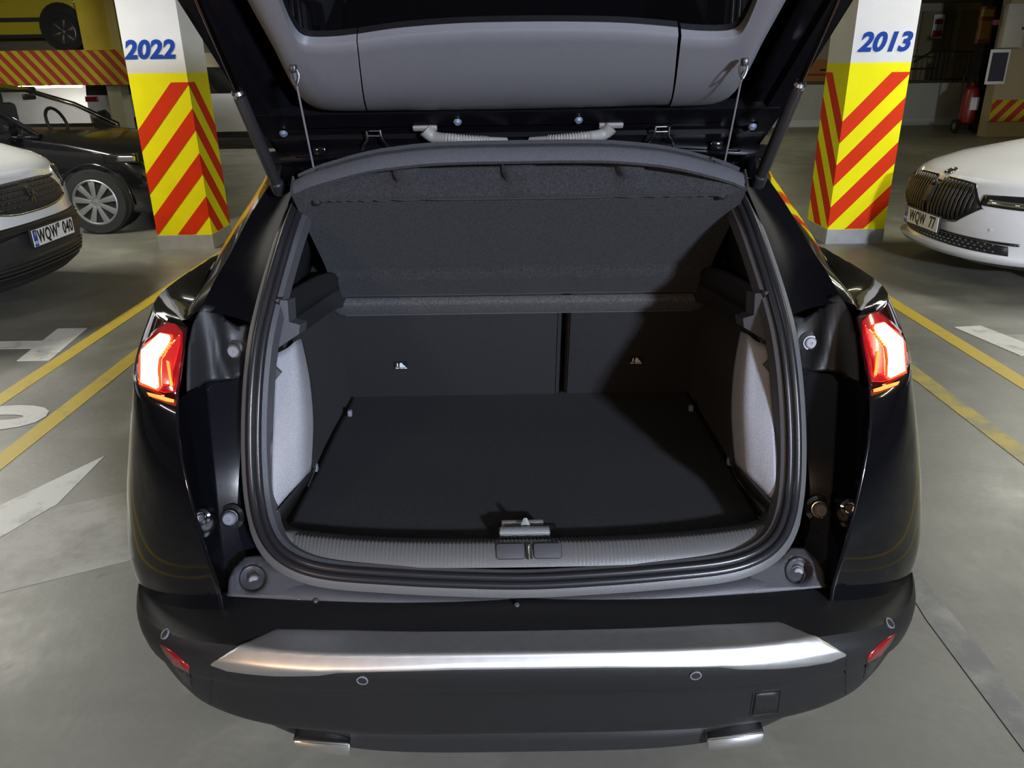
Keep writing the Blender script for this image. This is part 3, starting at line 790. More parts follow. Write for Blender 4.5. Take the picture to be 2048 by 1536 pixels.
# latch and its two covers
LX = .0105
slope = Vector((0, .034, .0265)).normalized(); nrm = Vector((0, -.0265, .034)).normalized()
def cover(x0, x1, mirr):
    c = Vector(((x0+x1)/2, 1.318, .6575)); w = x1-x0; h = .030
    pts = []
    for sx, sy in ((-1, -1), (1, -1), (1, 1), (-1, 1)):
        for a in range(0, 91, 30):
            an = R({(-1, -1): 180, (1, -1): 270, (1, 1): 0, (-1, 1): 90}[(sx, sy)]+a); r = .005
            pts.append(c+Vector((1, 0, 0))*(sx*(w/2-r)+r*math.cos(an))+slope*(sy*(h/2-r)+r*math.sin(an)))
    return prism('latch_cover', pts, nrm*.0022, M_TRIMG, CAR, bev=.0006), pts
for x0, x1 in ((-.058, -.003), (.016, .070)):
    o, pts = cover(x0, x1, 0)
    tube('cover_gap', [p+nrm*.0004 for p in pts], .0011, M_INK, CAR, 6, closed=True)
box('latch_slot', (0, 0, 0), (.012, .030, .006), M_INK, CAR, mat4=frame(Vector((LX-.004, 1.318, .6568)), (1, 0, 0), slope))
tube('latch_striker', [Vector((LX-.004, 1.304, .646))+nrm*.002, Vector((LX-.004, 1.310, .652))+nrm*.004, Vector((LX-.004, 1.328, .664))+nrm*.004], .0022, M_CHROME, CAR, 8)
# --- boot: carpet, seats, side linings
def fx(y): return .505+.012*(2.1-y)
bm = bmesh.new()
ny, nx = 40, 60
rows = []
for i in range(ny+1):
    y = 1.398+(2.20-1.398)*i/ny; rows.append([Vector((-fx(y)+2*fx(y)*j_/nx, y, .634+.0012*math.sin(17*y+3*j_/nx)+(-.006 if i == 0 else 0))) for j_ in range(nx+1)])
carpet = grid('boot_floor', rows, M_CARPET, CAR, face=(0, 0, 1), thick=.012)
seat0, seat1 = Vector((0, 2.185, .60)), Vector((0, 2.045, .985))
sdir = (seat1-seat0).normalized(); sn = Vector((0, -sdir.z, sdir.y))
def seat(x0, x1):
    c = (seat0+seat1)/2-sn*.06+Vector(((x0+x1)/2, 0, 0)); L = (seat1-seat0).length
    return box('seat_back', c, (x1-x0, .12, L+.10), M_SEAT, CAR, bev=.016, mat4=frame(c, (1, 0, 0), -sn) )
sl = seat(-.60, .118); sr = seat(.133, .60)
# seam piping beside the gap
for x in (.108, .143):
    tube('seat_piping', [seat0+sn*.001+Vector((x, 0, 0)), seat1+sn*.001+Vector((x, 0, 0))], .002, M_SEAT, CAR, 6)
def tether(px, py):
    o = seat0; c = UP(px, py, o, sn)+sn*.002; M = frame(c, (1, 0, 0), sdir)
    par = sl if c.x < .1 else sr
    b = box('tether_tag', c, (.039, .029, .002), M_INK, par, mat4=M)
    Mt = frame(c-sdir*.0095+sn*.0012, (1, 0, 0), sdir)
    w = mat('white_print', (.62, .64, .66), .6)
    text('tether_lettering', 'TOP TETHER', .0062, Mt, w, par, .0004, bold=.0002, xs=.95)
    # child seat symbol: seat back, cushion, anchor hook
    k = lambda a, b_: c+Vector((a, 0, 0))+sdir*b_+sn*.0013
    for pl in ([(-.002, .010), (.003, .0115), (.008, .002), (.013, -.002), (.013, -.005), (-.003, -.005), (-.004, .0)], [(-.011, .009), (-.008, .0105), (-.0075, -.001), (-.010, -.004), (-.013, -.003), (-.011, -.0015)]):
        prism('tether_symbol', [k(*q) for q in pl], sn*.0006, w, par)
tether(802, 730); tether(1272, 720)
# side linings
def wall_rows():
    rows = []
    for i in range(13):
        t = i/12; z = .60+.42*t; r = []
        for kx in range(25):
            u = kx/24; y = 1.63+.59*u
            x = fx(y)+.004+.03*t*t
            x -= .030*math.exp(-((y-1.63)/.08)**2)*(1-.3*t)*(.35 if t < .12 else 1)      # boss behind the opening
            x += .035*math.exp(-((y-1.86)/.10)**2)*t                                     # hollow before the seat
            x -= .04*max(0, (y-1.98)/.2)*t
            r.append(Vector((-x, y, z)))
        rows.append(r)
    return rows
lw = grid('side_lining', wall_rows(), M_SEAT, CAR, face=(1, 0, 0), thick=.004); mir(lw)
# pale rear-facing corner panel
pa = [(554, 706, 1.605), (549, 790, 1.545), (545, 900, 1.475), (545, 960, 1.445), (549, 1028, 1.412)]
pm = [(574, 696, 1.62), (576, 770, 1.57), (576, 860, 1.51), (576, 930, 1.475), (576, 994, 1.45)]
pb = [(592, 682, 1.645), (601, 750, 1.60), (608, 830, 1.55), (608, 900, 1.515), (606, 962, 1.49)]
pc = [(604, 676, 1.72), (620, 750, 1.67), (628, 830, 1.62), (627, 890, 1.58), (624, 938, 1.55)]
cv = [resample(cr([U(*p[:2], y=p[2]) for p in l]), 20) for l in (pa, pm, pb, pc)]
rows = []
for i in range(20):
    rows.append(cr([c[i] for c in cv], 4))
cp = grid('corner_lining', rows, M_TRIML, CAR, face=(1, -1, 0), thick=.004); mir(cp)
# dark well below the panel
wl = strip('side_pocket', [U(549, 1030, y=1.40), U(606, 964, y=1.48), U(624, 940, y=1.55)], [U(556, 1062, y=1.44), U(606, 985, y=1.60), U(632, 935, y=1.70)], M_PLAST2, CAR, 10, 2, face=(1, -.5, .5), thick=.003); mir(wl)
# inner edge between seal and panel
ie = strip('opening_lining', [U(px, py, y=US(px, py, yo).y+.012) for px, py in ((541, 706), (532, 800), (530, 900), (533, 980), (545, 1045), (570, 1085))], [U(*p[:2], y=p[2]) for p in pa]+[U(566, 1070, y=1.41)], M_PLAST2, CAR, 20, 2, face=(1, -1, 0)); mir(ie)
# grey shelf-rest trim with step
br = [(557, 600), (575, 601), (578, 644), (600, 650), (598, 668), (551, 699), (550, 680), (553, 640)]
bo = prism('shelf_rest', [U(px, py, y=1.60+.0006*(px-540)) for px, py in br], (0, .06, -.01), M_TRIMG, CAR); mir(bo)
# dark arm carrying the shelf pivot
def armpts(l, y0, y1): return [U(px, py, y=lerp_tab([(560, y0), (690, y1)], px)) for px, py in l]
ar = strip('shelf_arm', armpts([(556, 600), (600, 574), (640, 552), (668, 546)], 1.60, 2.00), armpts([(577, 646), (620, 618), (660, 590), (690, 574)], 1.62, 2.02), M_PLAST, CAR, 14, 4, face=(.5, -1, .5), bulge=(0, -.012, .008), thick=.01); mir(ar)
a2 = strip('shelf_arm_step', armpts([(577, 646), (620, 618), (660, 590), (690, 574)], 1.62, 2.02), armpts([(600, 668), (630, 648), (665, 622), (692, 612)], 1.66, 2.04), M_PLAST2, CAR, 14, 2, face=(.5, -1, -.2)); mir(a2)
# pillar lining above the arm
pl_ = strip('pillar_lining', [U(px, py, y=y) for px, py, y in ((620, 372, 1.90), (606, 420, 1.84), (588, 480, 1.77), (570, 540, 1.70), (553, 605, 1.63))], [U(px, py, y=y) for px, py, y in ((640, 400, 2.1), (636, 440, 2.08), (630, 500, 2.05), (620, 545, 1.98), (600, 578, 1.8))], M_PLAST2, CAR, 16, 3, face=(1, -1, 0), thick=.004); mir(pl_)
# dark side above lining, closing the cabin towards the outside
cl = strip('cabin_side', [Vector((-.54, 2.0, 1.33)), Vector((-.56, 2.1, 1.36)), Vector((-.62, 2.4, 1.40)), Vector((-.60, 3.4, 1.40))], [Vector((-.56, 1.80, .95)), Vector((-.60, 2.0, .95)), Vector((-.68, 2.4, .95)), Vector((-.68, 3.4, .95))], M_PLAST, CAR, 12, 2, face=(1, 0, 0)); mir(cl)
grid('headliner', [[Vector((x, y, 1.385+.03*(y-1.98)*(2.9-y))) for x in (-.60, -.3, 0, .3, .60)] for y in (1.97, 2.3, 2.7, 3.4)], M_PLAST, CAR, face=(0, 0, -1), thick=.01)
grid('cabin_front', [[Vector((x, 3.4, z)) for x in (-.68, .68)] for z in (.3, 1.42)], M_PLAST, CAR, face=(0, -1, 0), thick=.01)
# lashing rings and the lamp lens in the side
for px, py, z in ((631, 935, .66), (700, 826, .65)):
    p = U(px, py, z=z); b = box('lashing_eye', p, (.012, .016, .018), M_BUFFER, CAR, bev=.003); mir(b)
lr = prism('lining_clip', [U(px, py, y=1.565) for px, py in ((547, 733), (562, 747), (547, 765))], (0, .012, 0), M_TRIMG, CAR, bev=.001); mir(lr)

# floor handle with its wrapping
hz = .636
def fl(px, py, z): return U(px, py, z=z)
box('handle_recess', ((fl(975, 1084, hz).x+fl(1125, 1084, hz).x)/2, 1.41, hz+.0005), (.135, .075, .004), M_INK, CAR, bev=.0015)
h = thing('boot_floor_handle', 'small metal handle in clear wrapping at the front edge of the boot carpet', 'handle', (0, 1.41, .64))
hx = (fl(997, 1070, .65).x+fl(1102, 1070, .65).x)/2
tube('grip', [Vector((hx-.052, 1.392, .652)), Vector((hx+.052, 1.392, .652))], .0125, M_CHROME, h, 16)
box('backplate', (hx-.004, 1.428, .650), (.088, .014, .016), M_CONDUIT, h, bev=.002)
box('base', (hx, 1.408, .638), (.112, .05, .006), M_PLAST2, h, bev=.002)
grid('wrapping_film', [[Vector((hx-.050+.1*i/10, 1.392+.0132*math.sin(R(a)), .652+.0138*math.cos(R(a))+.0006*math.sin(i*2.1+a))) for i in range(11)] for a in range(-80, 60, 14)], mat('clear_film', (.75, .8, .86), .08, metal=.9), h, face=(0, -1, 1))
grid('film_tab', [[Vector((hx+.002+.019*(i/4-.5)*(1-.3*k), 1.404+.004*k, .664+.006*k-.002*abs(i/4-.5))) for i in range(5)] for k in range(3)], mat('clear_film', (.75, .8, .86), .08), h, face=(0, -1, 1))
tag(bpy.data.objects['wrapping_film'], 'crinkled clear film')

# ------------------------------------------------------------------ parcel shelf (lifted, hanging from two cords)
SO_ = Vector((0, 2.04, .985)); sN = Vector((0, -.756, -.655)); sT = Vector((0, -.655, .756))
def SP(x, s, d=0): return SO_+Vector((x, 0, 0))+sT*s+sN*d
def shp(px, py, d=0): return UP(px, py, SO_+sN*d, sN)
SHELF = thing('parcel_shelf', 'black felt parcel shelf hanging tilted over the open boot', 'parcel shelf', SO_)
def topS(x): return smooth_tab([(0, .505), (.10, .505), (.2, .501), (.30, .487), (.362, .470), (.43, .446), (.47, .429), (.502, .410)], abs(x))
def halfw(s): return lerp_tab([(0, .487), (.03, .485), (.16, .487), (.35, .500), (.42, .503), (.55, .503)], s)
rows = []
NX = 80
def relief(x, s):
    top = topS(x) if abs(x) < .5 else .418
    w = halfw(s); ex = w-abs(x); d = 0.0
    # rolled border down the sides
    d += .006*math.exp(-(ex/.02)**2)
    # step-in recess between rib and rear lip
    def ss(v, a, b): t = min(max((v-a)/(b-a), 0), 1); return t*t*(3-2*t)
    edgek = ss(ex, .015, .06)
    d += .014*ss(s, .380, .392)*(1-ss(s, .40, .44)*.0)*edgek
    rec = ss(s, .405, .440)*edgek
    for cxx in (-.245, 0, .245):
        rec *= 1-.75*ss(.036-abs(x-cxx), 0, .012)*(1-ss(s, .455, .47))
    d -= .058*rec
    d -= .010*(1-ss(s, .095, .135))*0
    d += .018*(ss(s, .0, .02)-ss(s, .085, .125))          # rolled front edge
    d -= .007*math.exp(-((s-.379)/.006)**2)*edgek
    return d
NS = 64
for i in range(NS+1):
    u = i/NS; r = []
    for j_ in range(NX+1):
        q = -1+2*j_/NX; xx = q*.503; tp = topS(xx)-.004
        s = tp*u; x = q*halfw(s)
        r.append(SP(x, s, relief(x, s)))
    rows.append(r)
grid('underside', rows, M_FELT, SHELF, face=(0, -1, -1), thick=0, ang=80)
# upper skin
grid('top_skin', [[SP((-1+2*j_/40)*halfw(.3), (topS((-1+2*j_/40)*.503)-.004)*i/12, -.055 if 0 < i else -.03) for j_ in range(41)] for i in range(13)], M_SHELFTOP, SHELF, face=(0, 1, 1))
# rear lip band following the arc
arcx = [-.503+1.006*i/60 for i in range(61)]
def lip(x, k):
    tp = topS(x)
    s, d = [(tp-.006, -.036), (tp+.0, -.034), (tp+.004, -.024), (tp+.002, -.006), (tp-.004, .004), (tp-.010, .002), (tp-.012, -.012)][k]
    return SP(x, s, d)
grid('rear_lip', [[lip(x, k) for x in arcx] for k in range(7)], M_SHELFTOP, SHELF, face=(0, -1, 1), ang=60)
tube('lip_piping', [SP(x, topS(x)-.009, .004) for x in arcx], .0022, M_FELT, SHELF, 6)
for sx in (-1, 1):
    grid('side_edge', [[SP(sx*halfw(s), s, d) for s in [.0+.42*i/20 for i in range(21)]] for d in (.006, -.02, -.038)], M_FELT, SHELF, face=(sx, 0, 0), thick=.003)
    lathe('shelf_pin', SP(sx*.452, .383, .0), sN, [(.010, 0), (.009, .010), (.005, .013)], M_PLAST2, SHELF, 14)
    tube('pivot_pin', [SP(sx*.475, .03, -.01), SP(sx*.53, .03, -.01)], .007, M_PLAST2, SHELF, 10)
# hinged front flap
fl_rows = []
for a in range(0, 360, 20):
    fl_rows.append([Vector((-.506+1.012*i/30, 2.070-.022*math.cos(R(a)), .945+.034*math.sin(R(a)))) for i in range(31)])
fl_rows.append(fl_rows[0])
def flap_pt(x, a):
    # flattened roll with rounded ends
    e = max(0, abs(x)-.485)/.021; k = max(.0, 1-e*e)**.5 if e < 1 else 0
    ca, sa = math.cos(R(a)), math.sin(R(a))
    u = math.copysign(abs(ca)**.5, ca)*.013*k; v = math.copysign(abs(sa)**.35, sa)*.029*(.65+.35*k)
    return Vector((x, 2.05, .950))+sN*u+sT*v
fx_ = [-.506+1.012*i/60 for i in range(61)]
grid('front_flap', [[flap_pt(x, a) for x in fx_] for a in list(range(0, 360, 15))+[0]], M_FLAP, SHELF, face=None, ang=70)
tube('flap_piping', [flap_pt(x, 315)+sN*.001 for x in fx_[2:-2]], .0018, M_SHELFTOP, SHELF, 6)

# ------------------------------------------------------------------ tailgate
TH = Vector((0, 1.9, 1.415)); tN = Vector((0, -.632, -.775)); tT = Vector((0, -.775, .632))
def TP(x, s, d=0): return TH+Vector((x, 0, 0))+tT*s+tN*d
def tg(px, py, d=0): return UP(px, py, TH+tN*d, tN)
def sof(p): return (p-TH).dot(tT)
# outer shell of the tailgate: from the hinge line to its far edge above the picture
def tw(s): return lerp_tab([(-.10, .585), (0, .598), (.17, .612), (.40, .628), (.7, .665), (1.0, .66), (1.1, .60)], s)
NXT = 40
def shell(x, s, d): return TP(x, s, d)
ss_ = [-.085+1.16*i/30 for i in range(31)]
grid('tailgate_skin', [[TP((-1+2*k/NXT)*tw(s), s, -.055-.05*(1-(-1+2*k/NXT)**2)*0-.02*math.sin(math.pi*min(max((s+.085)/1.16, 0), 1))) for k in range(NXT+1)] for s in ss_], M_PAINT, CAR, face=(0, 1, 1), thick=.004)
# inner frame: black painted steel around the trim
fr = [TP(x, -.085, .0) for x in (-.57, .57)]
grid('tailgate_header', [[TP((-1+2*k/NXT)*(tw(s)-.02), s, d) for k in range(NXT+1)] for s, d in ((-.088, -.055), (-.085, -.01), (-.075, .004), (-.03, .004), (-.026, -.006), (.005, -.006), (.012, .002), (.062, .004), (.066, -.02))], M_PAINT_IN, CAR, face=(0, -1, -1), ang=30)
for sx in (-1, 1):
    sl_ = [-.085+1.15*i/24 for i in range(25)]
    rows = [[TP(sx*(tw(s)-w), s, d) for s in sl_] for w, d in ((0, -.055), (.002, -.01), (.008, .0), (.05, .002), (.056, -.012), (.075, -.012), (.10, -.016))]
    grid('tailgate_side_frame', rows, M_PAINT_IN, CAR, face=(0, -1, -1), ang=35, thick=.002)
# trim ring: three sections split by seams; outer and inner outlines as s-values over x, depth swelling towards the window
def ring(px0, px1, outer, inner, name):
    """outer / inner = lists of (px, py); rows sweep from outer edge to inner edge with a rounded section"""
    o = resample(cr([tg(px, py, .006) for px, py in outer], 6), 28); i_ = resample(cr([tg(px, py, .055) for px, py in inner], 6), 28)
    rows = []
    for k in range(13):
        t = k/12
        r = []
        for a, b in zip(o, i_):
            p = a.lerp(b, t)
            bul = .030*math.sin(math.pi*min(1, t*1.02))**.8
            # near the outer edge the trim rolls steeply out of the frame
            r.append(p + tN*(bul*(1-t*.55)))
        rows.append(r)
    # return into the window opening
    rows.append([b - tN*.004 + tT*.006 for b in i_]); rows.append([b - tN*.030 + tT*.008 for b in i_])
    return grid(name, rows, M_HEADLINER, CAR, face=(0, -1, -1), ang=50)
ring(0, 0, [(737, 222), (900, 220), (1047, 218), (1200, 214), (1337, 210)], [(716, 90), (800, 78), (920, 69), (1047, 66), (1160, 66), (1260, 69), (1356, 77)], 'tailgate_trim')
cr_o = [(734, 222), (680, 222), (640, 218), (612, 205), (592, 180), (570, 140), (548, 95), (520, 45), (495, 0), (455, -75)]
cr_i = [(714, 90), (680, 94), (640, 96), (612, 94), (596, 84), (582, 62), (570, 35), (560, 8), (550, -20), (530, -75)]
tc1 = ring(0, 0, cr_o, cr_i, 'tailgate_corner_trim'); mir(tc1)
# far part of the trim beyond the window, above the picture
grid('tailgate_lower_trim', [[TP(-.58+1.16*k/20, s, d) for k in range(21)] for s, d in ((.72, .0), (.74, .05), (.80, .07), (.98, .06), (1.05, .0))], M_HEADLINER, CAR, face=(0, -1, -1))
grid('rear_window', [[TP((-1+2*k/20)*w, s, .036) for k in range(21)] for s, w in ((.23, .43), (.3, .45), (.5, .48), (.76, .52))], M_GLASSBLK, CAR, face=(0, -1, -1), thick=.004)
# bolts
for px, py, m in ((915, 243, M_BOLT), (567, 266, M_BOLT)):
    c = tg(px, py, .004); b = lathe('tailgate_bolt', c, tN, [(.0095, 0), (.0092, .003), (.006, .0035), (.006, .007), (.002, .0072)], m, CAR, 18); mir(b)
# wiring conduits
def conduit():
    A0 = tg(850, 256, .004); B0 = tg(868, 274, .02); C0 = tg(905, 277, .035); D0 = tg(960, 281, .035); E0 = tg(1012, 283, .02)
    b = box('conduit_grommet', A0, (.056, .014, .010), M_CONDUIT, CAR, bev=.003, mat4=frame(A0, (1, 0, 0), tT))
    path = cr([A0+tN*.004, B0, C0, D0, E0], 8)
    e = tube('conduit_elbow', path[:15], [.0168-.0004*i for i in range(15)], M_CONDUIT, b, 14)
    cp = path[14:27]; rp = resample(cp, 61); rs = [.0100+(.0016 if i % 4 < 2 else -.0006) for i in range(61)]
    c = tube('conduit_bellows', rp, rs, M_CONDUIT, b, 12)
    d = tube('conduit_end', path[26:], .0095, M_CONDUIT, b, 10)
    b2 = mir(b)
    for ch in (e, c, d): mir(ch, b2)
conduit()
# hinges: bent steel straps
def hinge():
    for side in (0, 1):
        l = ((733, 262), (735, 279), (728, 290), (724, 302)) if side == 0 else ((760, 260), (764, 276), (772, 288), (780, 296))
        pts = [tg(l[0][0], l[0][1], .006), tg(l[1][0], l[1][1], .018), tg(l[2][0], l[2][1], .022), tg(l[3][0], l[3][1], .012)]
        t = tube('hinge_strap', cr(pts, 4), .0028, M_STEEL, CAR, 8); mir(t)
    t = tube('hinge_bar', [tg(737, 272, .012), tg(762, 272, .012)], .002, M_STEEL, CAR, 8); mir(t)
    t = tube('hinge_bar', [tg(738, 262, .012), tg(760, 262, .012)], .0016, M_STEEL, CAR, 8); mir(t)
hinge()
# body header at the top of the opening
hd = []
for y, z in ((1.99, 1.385), (1.955, 1.392), (1.935, 1.385), (1.925, 1.365), (1.94, 1.352), (1.965, 1.350)):
    hd.append([Vector((-.60+1.2*k/30, y+.05*(abs(-.60+1.2*k/30)/.6)**2*0, z-.028*(abs(-.60+1.2*k/30)/.6)**2)) for k in range(31)])
grid('roof_header', hd, M_PAINT, CAR, face=(0, -1, 0), ang=60)
for px in (640, 790):
    c = U(px, 302, y=1.925); b = box('header_bracket', c, (.03, .02, .02), M_PAINT, CAR, bev=.004); mir(b)
cb = grid('header_corner', [[U(px, py, y=y) for px, py in ((548, 312), (562, 306), (585, 304), (605, 306), (640, 312))] for py_, y in ((0, 1.98),)] + [[U(px, py, y=1.90) for px, py in ((552, 338), (566, 334), (590, 335), (612, 338), (645, 336))]] + [[U(px, py, y=1.93) for px, py in ((556, 372), (570, 380), (592, 380), (612, 376), (646, 366))]], M_PAINT, CAR, face=(0, -1, .2), thick=.004, ang=20); mir(cb)
# gas struts
def strut():
    a = U(558, 378, y=1.86); b = U(477, 188, y=1.70)
    g = tube('gas_strut', [a.lerp(b, .03), a.lerp(b, .97), b], [.0135, .0135, .0115], M_PLAST2, CAR, 16)
    top = b+(b-a).normalized()*.36
    top = U(390, -10, y=1.50)
    r = tube('strut_rod', [b, top], .0050, mat('dark_piston_rod', (.06, .045, .05), .2, metal=1.0), g, 12)
    c = lathe('strut_collar', b, (b-a), [(.0125, -.004), (.0135, .004), (.010, .010)], M_STEEL, g, 16)
    k = lathe('strut_ball', a, (a-b), [(.010, -.03), (.016, -.02), (.016, .008), (.008, .014)], M_PLAST2, g, 16)
    g2 = mir(g)
    for ch in (r, c, k): mir(ch, g2)
strut()
kb = prism('strut_bracket', [U(px, py, y=1.9) for px, py in ((556, 372), (572, 376), (566, 392), (560, 408), (580, 410), (584, 400), (590, 384), (580, 370))], (0, .006, .004), M_PAINT, CAR, bev=.001); mir(kb)
# cords of the shelf
def cord(sx):
    a = tg(587, 137, .075); b = shp(627, 334, -.02)
    if sx > 0: a.x, b.x = -a.x, -b.x
    o = tube('cord', [a.lerp(b, i/12)+Vector((0, 0, -.003*math.sin(math.pi*i/12))) for i in range(13)], .0022, M_CORD, SHELF, 8)
    l2 = tube('cord_loop', cr([a+Vector((0, 0, .004)), a+Vector((sx*.006, 0, -.012)), a+Vector((sx*-.002, -.002, -.03)), a+Vector((sx*-.009, 0, -.012))], 5, closed=True), .0020, M_PLAST2, SHELF, 6, closed=True)
    h = box('cord_hook', (a.x, a.y, a.z), (.012, .02, .014), M_PLAST2, CAR, bev=.003)
cord(-1); cord(1)
# ------------------------------------------------------------------ other vehicles
M_SEE = mat('clear_car_glass', (.02, .022, .022), .02, spec=.5, alpha=.42)
class Body:
    """a car body laid out from its nose backwards: rows (l, z, half width); dirx = +1 nose towards +x"""
    def __init__(s, nose, y0, dirx, rows, L, b=.45, n=2.8, z0=0):
        s.nose, s.y0, s.d, s.rows, s.L, s.b, s.n, s.z0 = nose, y0, dirx, rows, L, b, n, z0
    def P(s, l, lat, z): return Vector((s.nose - s.d*l, s.y0+lat, s.z0+z))
    def ucurve(s, l0, z, Wd, m=18, k=8, Lr=None):
        Lr = Lr or s.L; pts = []
        for i in range(-m, m+1):
            t = math.copysign(abs(i/m)**.8, i)*math.pi/2
            lat = Wd*math.copysign(abs(math.sin(t))**(2/s.n), t); l = l0+s.b*(1-abs(math.cos(t))**(2/s.n))
            pts.append((l, lat))
        le = l0+s.b
        back = [(le+(Lr-le)*i/k, Wd) for i in range(1, k+1)]
        fr = [(l, -w) for l, w in back[::-1]]
        # round the tail a little
        def tail(l, w): return (l, w*(1-.10*max(0, (l-(Lr-.5))/.5)**2))
        allp = [tail(*p) for p in fr+pts+back]
        return [s.P(l, w, z) for l, w in allp]
    def shell(s, name, r0, r1, m, parent, thick=0, cap=False):
        rows = [s.ucurve(*s.rows[i]) for i in range(r0, r1)]
        o = grid(name, rows, m, parent, ang=50)
        bm = bmesh.new(); bm.from_mesh(o.data); bm.verts.ensure_lookup_table(); nc = len(rows[0])
        # close the tail
        lf = [bm.verts[i*nc] for i in range(len(rows))]; rt = [bm.verts[i*nc+nc-1] for i in range(len(rows))]
        for i in range(len(rows)-1): bm.faces.new((lf[i], lf[i+1], rt[i+1], rt[i]))
        if cap: bm.faces.new([bm.verts[(len(rows)-1)*nc+k] for k in range(nc)])
        bmesh.ops.recalc_face_normals(bm, faces=bm.faces); bm.to_mesh(o.data); bm.free()
        for p in o.data.polygons: p.use_smooth = True
        o.data.set_sharp_from_angle(angle=R(45))
        return o
    def lz(s, z): return smooth_tab([(r[1], r[0]) for r in s.rows], z), smooth_tab([(r[1], r[2]) for r in s.rows], z)
    def F(s, lat, z, off=0):
        l0, Wd = s.lz(z); q = min(abs(lat)/Wd, .9999)
        l = l0+s.b*(1-(1-q**s.n)**(1/s.n))
        # outward normal in plan, plus tilt from the profile
        e = .01; q2 = min((abs(lat)+e)/Wd, .99995); l2 = l0+s.b*(1-(1-q2**s.n)**(1/s.n))
        dl = (l2-l)/e; la, _ = s.lz(z+.01); dz = (la-l0)/.01
        nl, nt, nz = -1, dl*(1 if lat > 0 else -1), dz
        k = math.sqrt(nl*nl+nt*nt+nz*nz)
        return s.P(l+nl/k*off, lat+nt/k*off, z+nz/k*off)
    def S(s, l, z, side, off=0):
        _, Wd = s.lz(z); return s.P(l, side*(Wd+off), z)
    def fpatch(s, name, lats, lo, hi, m, parent, off=.006, k=5, thick=.012, label=None):
        rows = []
        for i in range(k+1):
            t = i/k; rows.append([s.F(a, lo(a)+(hi(a)-lo(a))*t, off) for a in lats])
        return grid(name, rows, m, parent, face=(s.d, 0, 0), thick=thick, label=label)
    def spatch(s, name, ls, lo, hi, m, parent, side, off=.004, k=5, thick=.006):
        rows = []
        for i in range(k+1):
            t = i/k; rows.append([s.S(a, lo(a)+(hi(a)-lo(a))*t, side, off) for a in ls])
        return grid(name, rows, m, parent, face=(0, side, 0), thick=thick)
def lin(a, b, n): return [a+(b-a)*i/n for i in range(n+1)]
def alloy(c, ydir, r, parent, spokes=8, w=.20, m=M_RIM):
    """wheel with tyre, rim and separate spokes; outside face towards ydir"""
    a = Vector((0, ydir, 0)); c = Vector(c)
    t = lathe('wheel', c, a, [(r*.68, -w/2), (r*.95, -w/2), (r, -w/2+.03), (r, w/2-.03), (r*.94, w/2), (r*.70, w/2), (r*.66, w/2-.02)], M_TYRE, parent, 36, caps=False)
    lathe('rim', c, a, [(r*.70, w/2-.004), (r*.66, w/2+.002), (r*.63, w/2-.01), (r*.60, w/2-.09)], m, t, 36, caps=False)
    lathe('brake', c, a, [(r*.60, w/2-.10), (r*.1, w/2-.09)], M_INK, t, 24)
    lathe('hub', c, a, [(r*.17, w/2-.05), (r*.16, w/2-.018), (r*.10, w/2-.012)], m, t, 16)
    x, y, z = basis(a)
    for i in range(spokes):
        an = 2*math.pi*(i+.3)/spokes; u = x*math.cos(an)+y*math.sin(an); v = a.cross(u)
        p = c+a*(w/2-.03)
        prism('spoke', [p+u*r*.12-v*r*.055, p+u*r*.12+v*r*.055, p+u*r*.645+v*r*.10, p+u*r*.645-v*r*.10], a*.022, m, t, bev=.004)
    return t
def number_plate(c, xdir, up, txt, parent):
    n = Vector(xdir).cross(Vector(up)).normalized(); M = frame(c, xdir, up)
    b = box('plate_holder', c, (.545, .135, .014), M_INK, parent, bev=.004, mat4=M)
    x = Vector(xdir).normalized(); u = M.to_3x3() @ Vector((0, 1, 0)); z = M.to_3x3() @ Vector((0, 0, 1))
    p = box('number_plate', c, (.52, .112, .006), M_PLATE, b, mat4=frame(Vector(c)+z*.009, x, u))
    box('plate_band', c, (.046, .108, .003), M_EUBLUE, b, mat4=frame(Vector(c)+z*.0115-x*.235, x, u))
    for i, k in enumerate((M_EUBLUE, mat('flag_yellow', (.6, .42, .02), .5), mat('flag_red', (.5, .02, .02), .5))):
        box('flag_stripe', c, (.010, .026, .002), k, b, mat4=frame(Vector(c)+z*.0135-x*(.245-.010*i)+u*.03, x, u))
    text('plate_country', 'MD', .032, frame(Vector(c)+z*.0135-x*.235-u*.03, x, u), M_PLATE, b, .001)
    text('plate_letters', txt, .118, frame(Vector(c)+z*.013+x*.022, x, u), M_INK, b, .001, xs=.70, bold=.003, space=1.12)
    return b

# --- white van on the left
VAN = Body(-3.28, 5.53, 1, [(.08, .19, .80), (.02, .24, .84), (.0, .34, .87), (-.01, .46, .885), (.0, .56, .89), (.025, .62, .895), (.03, .70, .90), (.05, .80, .90), (.085, .88, .90), (.13, .935, .90), (.22, .985, .89), (.42, 1.045, .88), (.75, 1.11, .87), (.98, 1.16, .86), (1.45, 1.52, .80), (1.70, 1.71, .76), (1.95, 1.78, .72), (2.4, 1.81, .66)], 4.4, b=.55, n=2.6)
v = thing('white_van', 'white van with dark grille and plate WQW 040 at the left picture edge', 'van', (-5.4, 5.62, 0))
VAN.shell('lower_body', 0, 4, M_DKPLAST, v); VAN.shell('painted_body', 3, 14, M_VANW, v, cap=True); VAN.shell('glasshouse', 13, 16, M_GLASS, v); VAN.shell('roof', 15, 18, M_VANW, v, cap=True)
la = lin(-.46, .46, 24)
gtop = lambda a: .865-.10*(abs(a)/.46)**6
gbot = lambda a: .665+.05*(abs(a)/.46)**3
VAN.fpatch('grille', la, gbot, gtop, M_DKPLAST, v, .004)
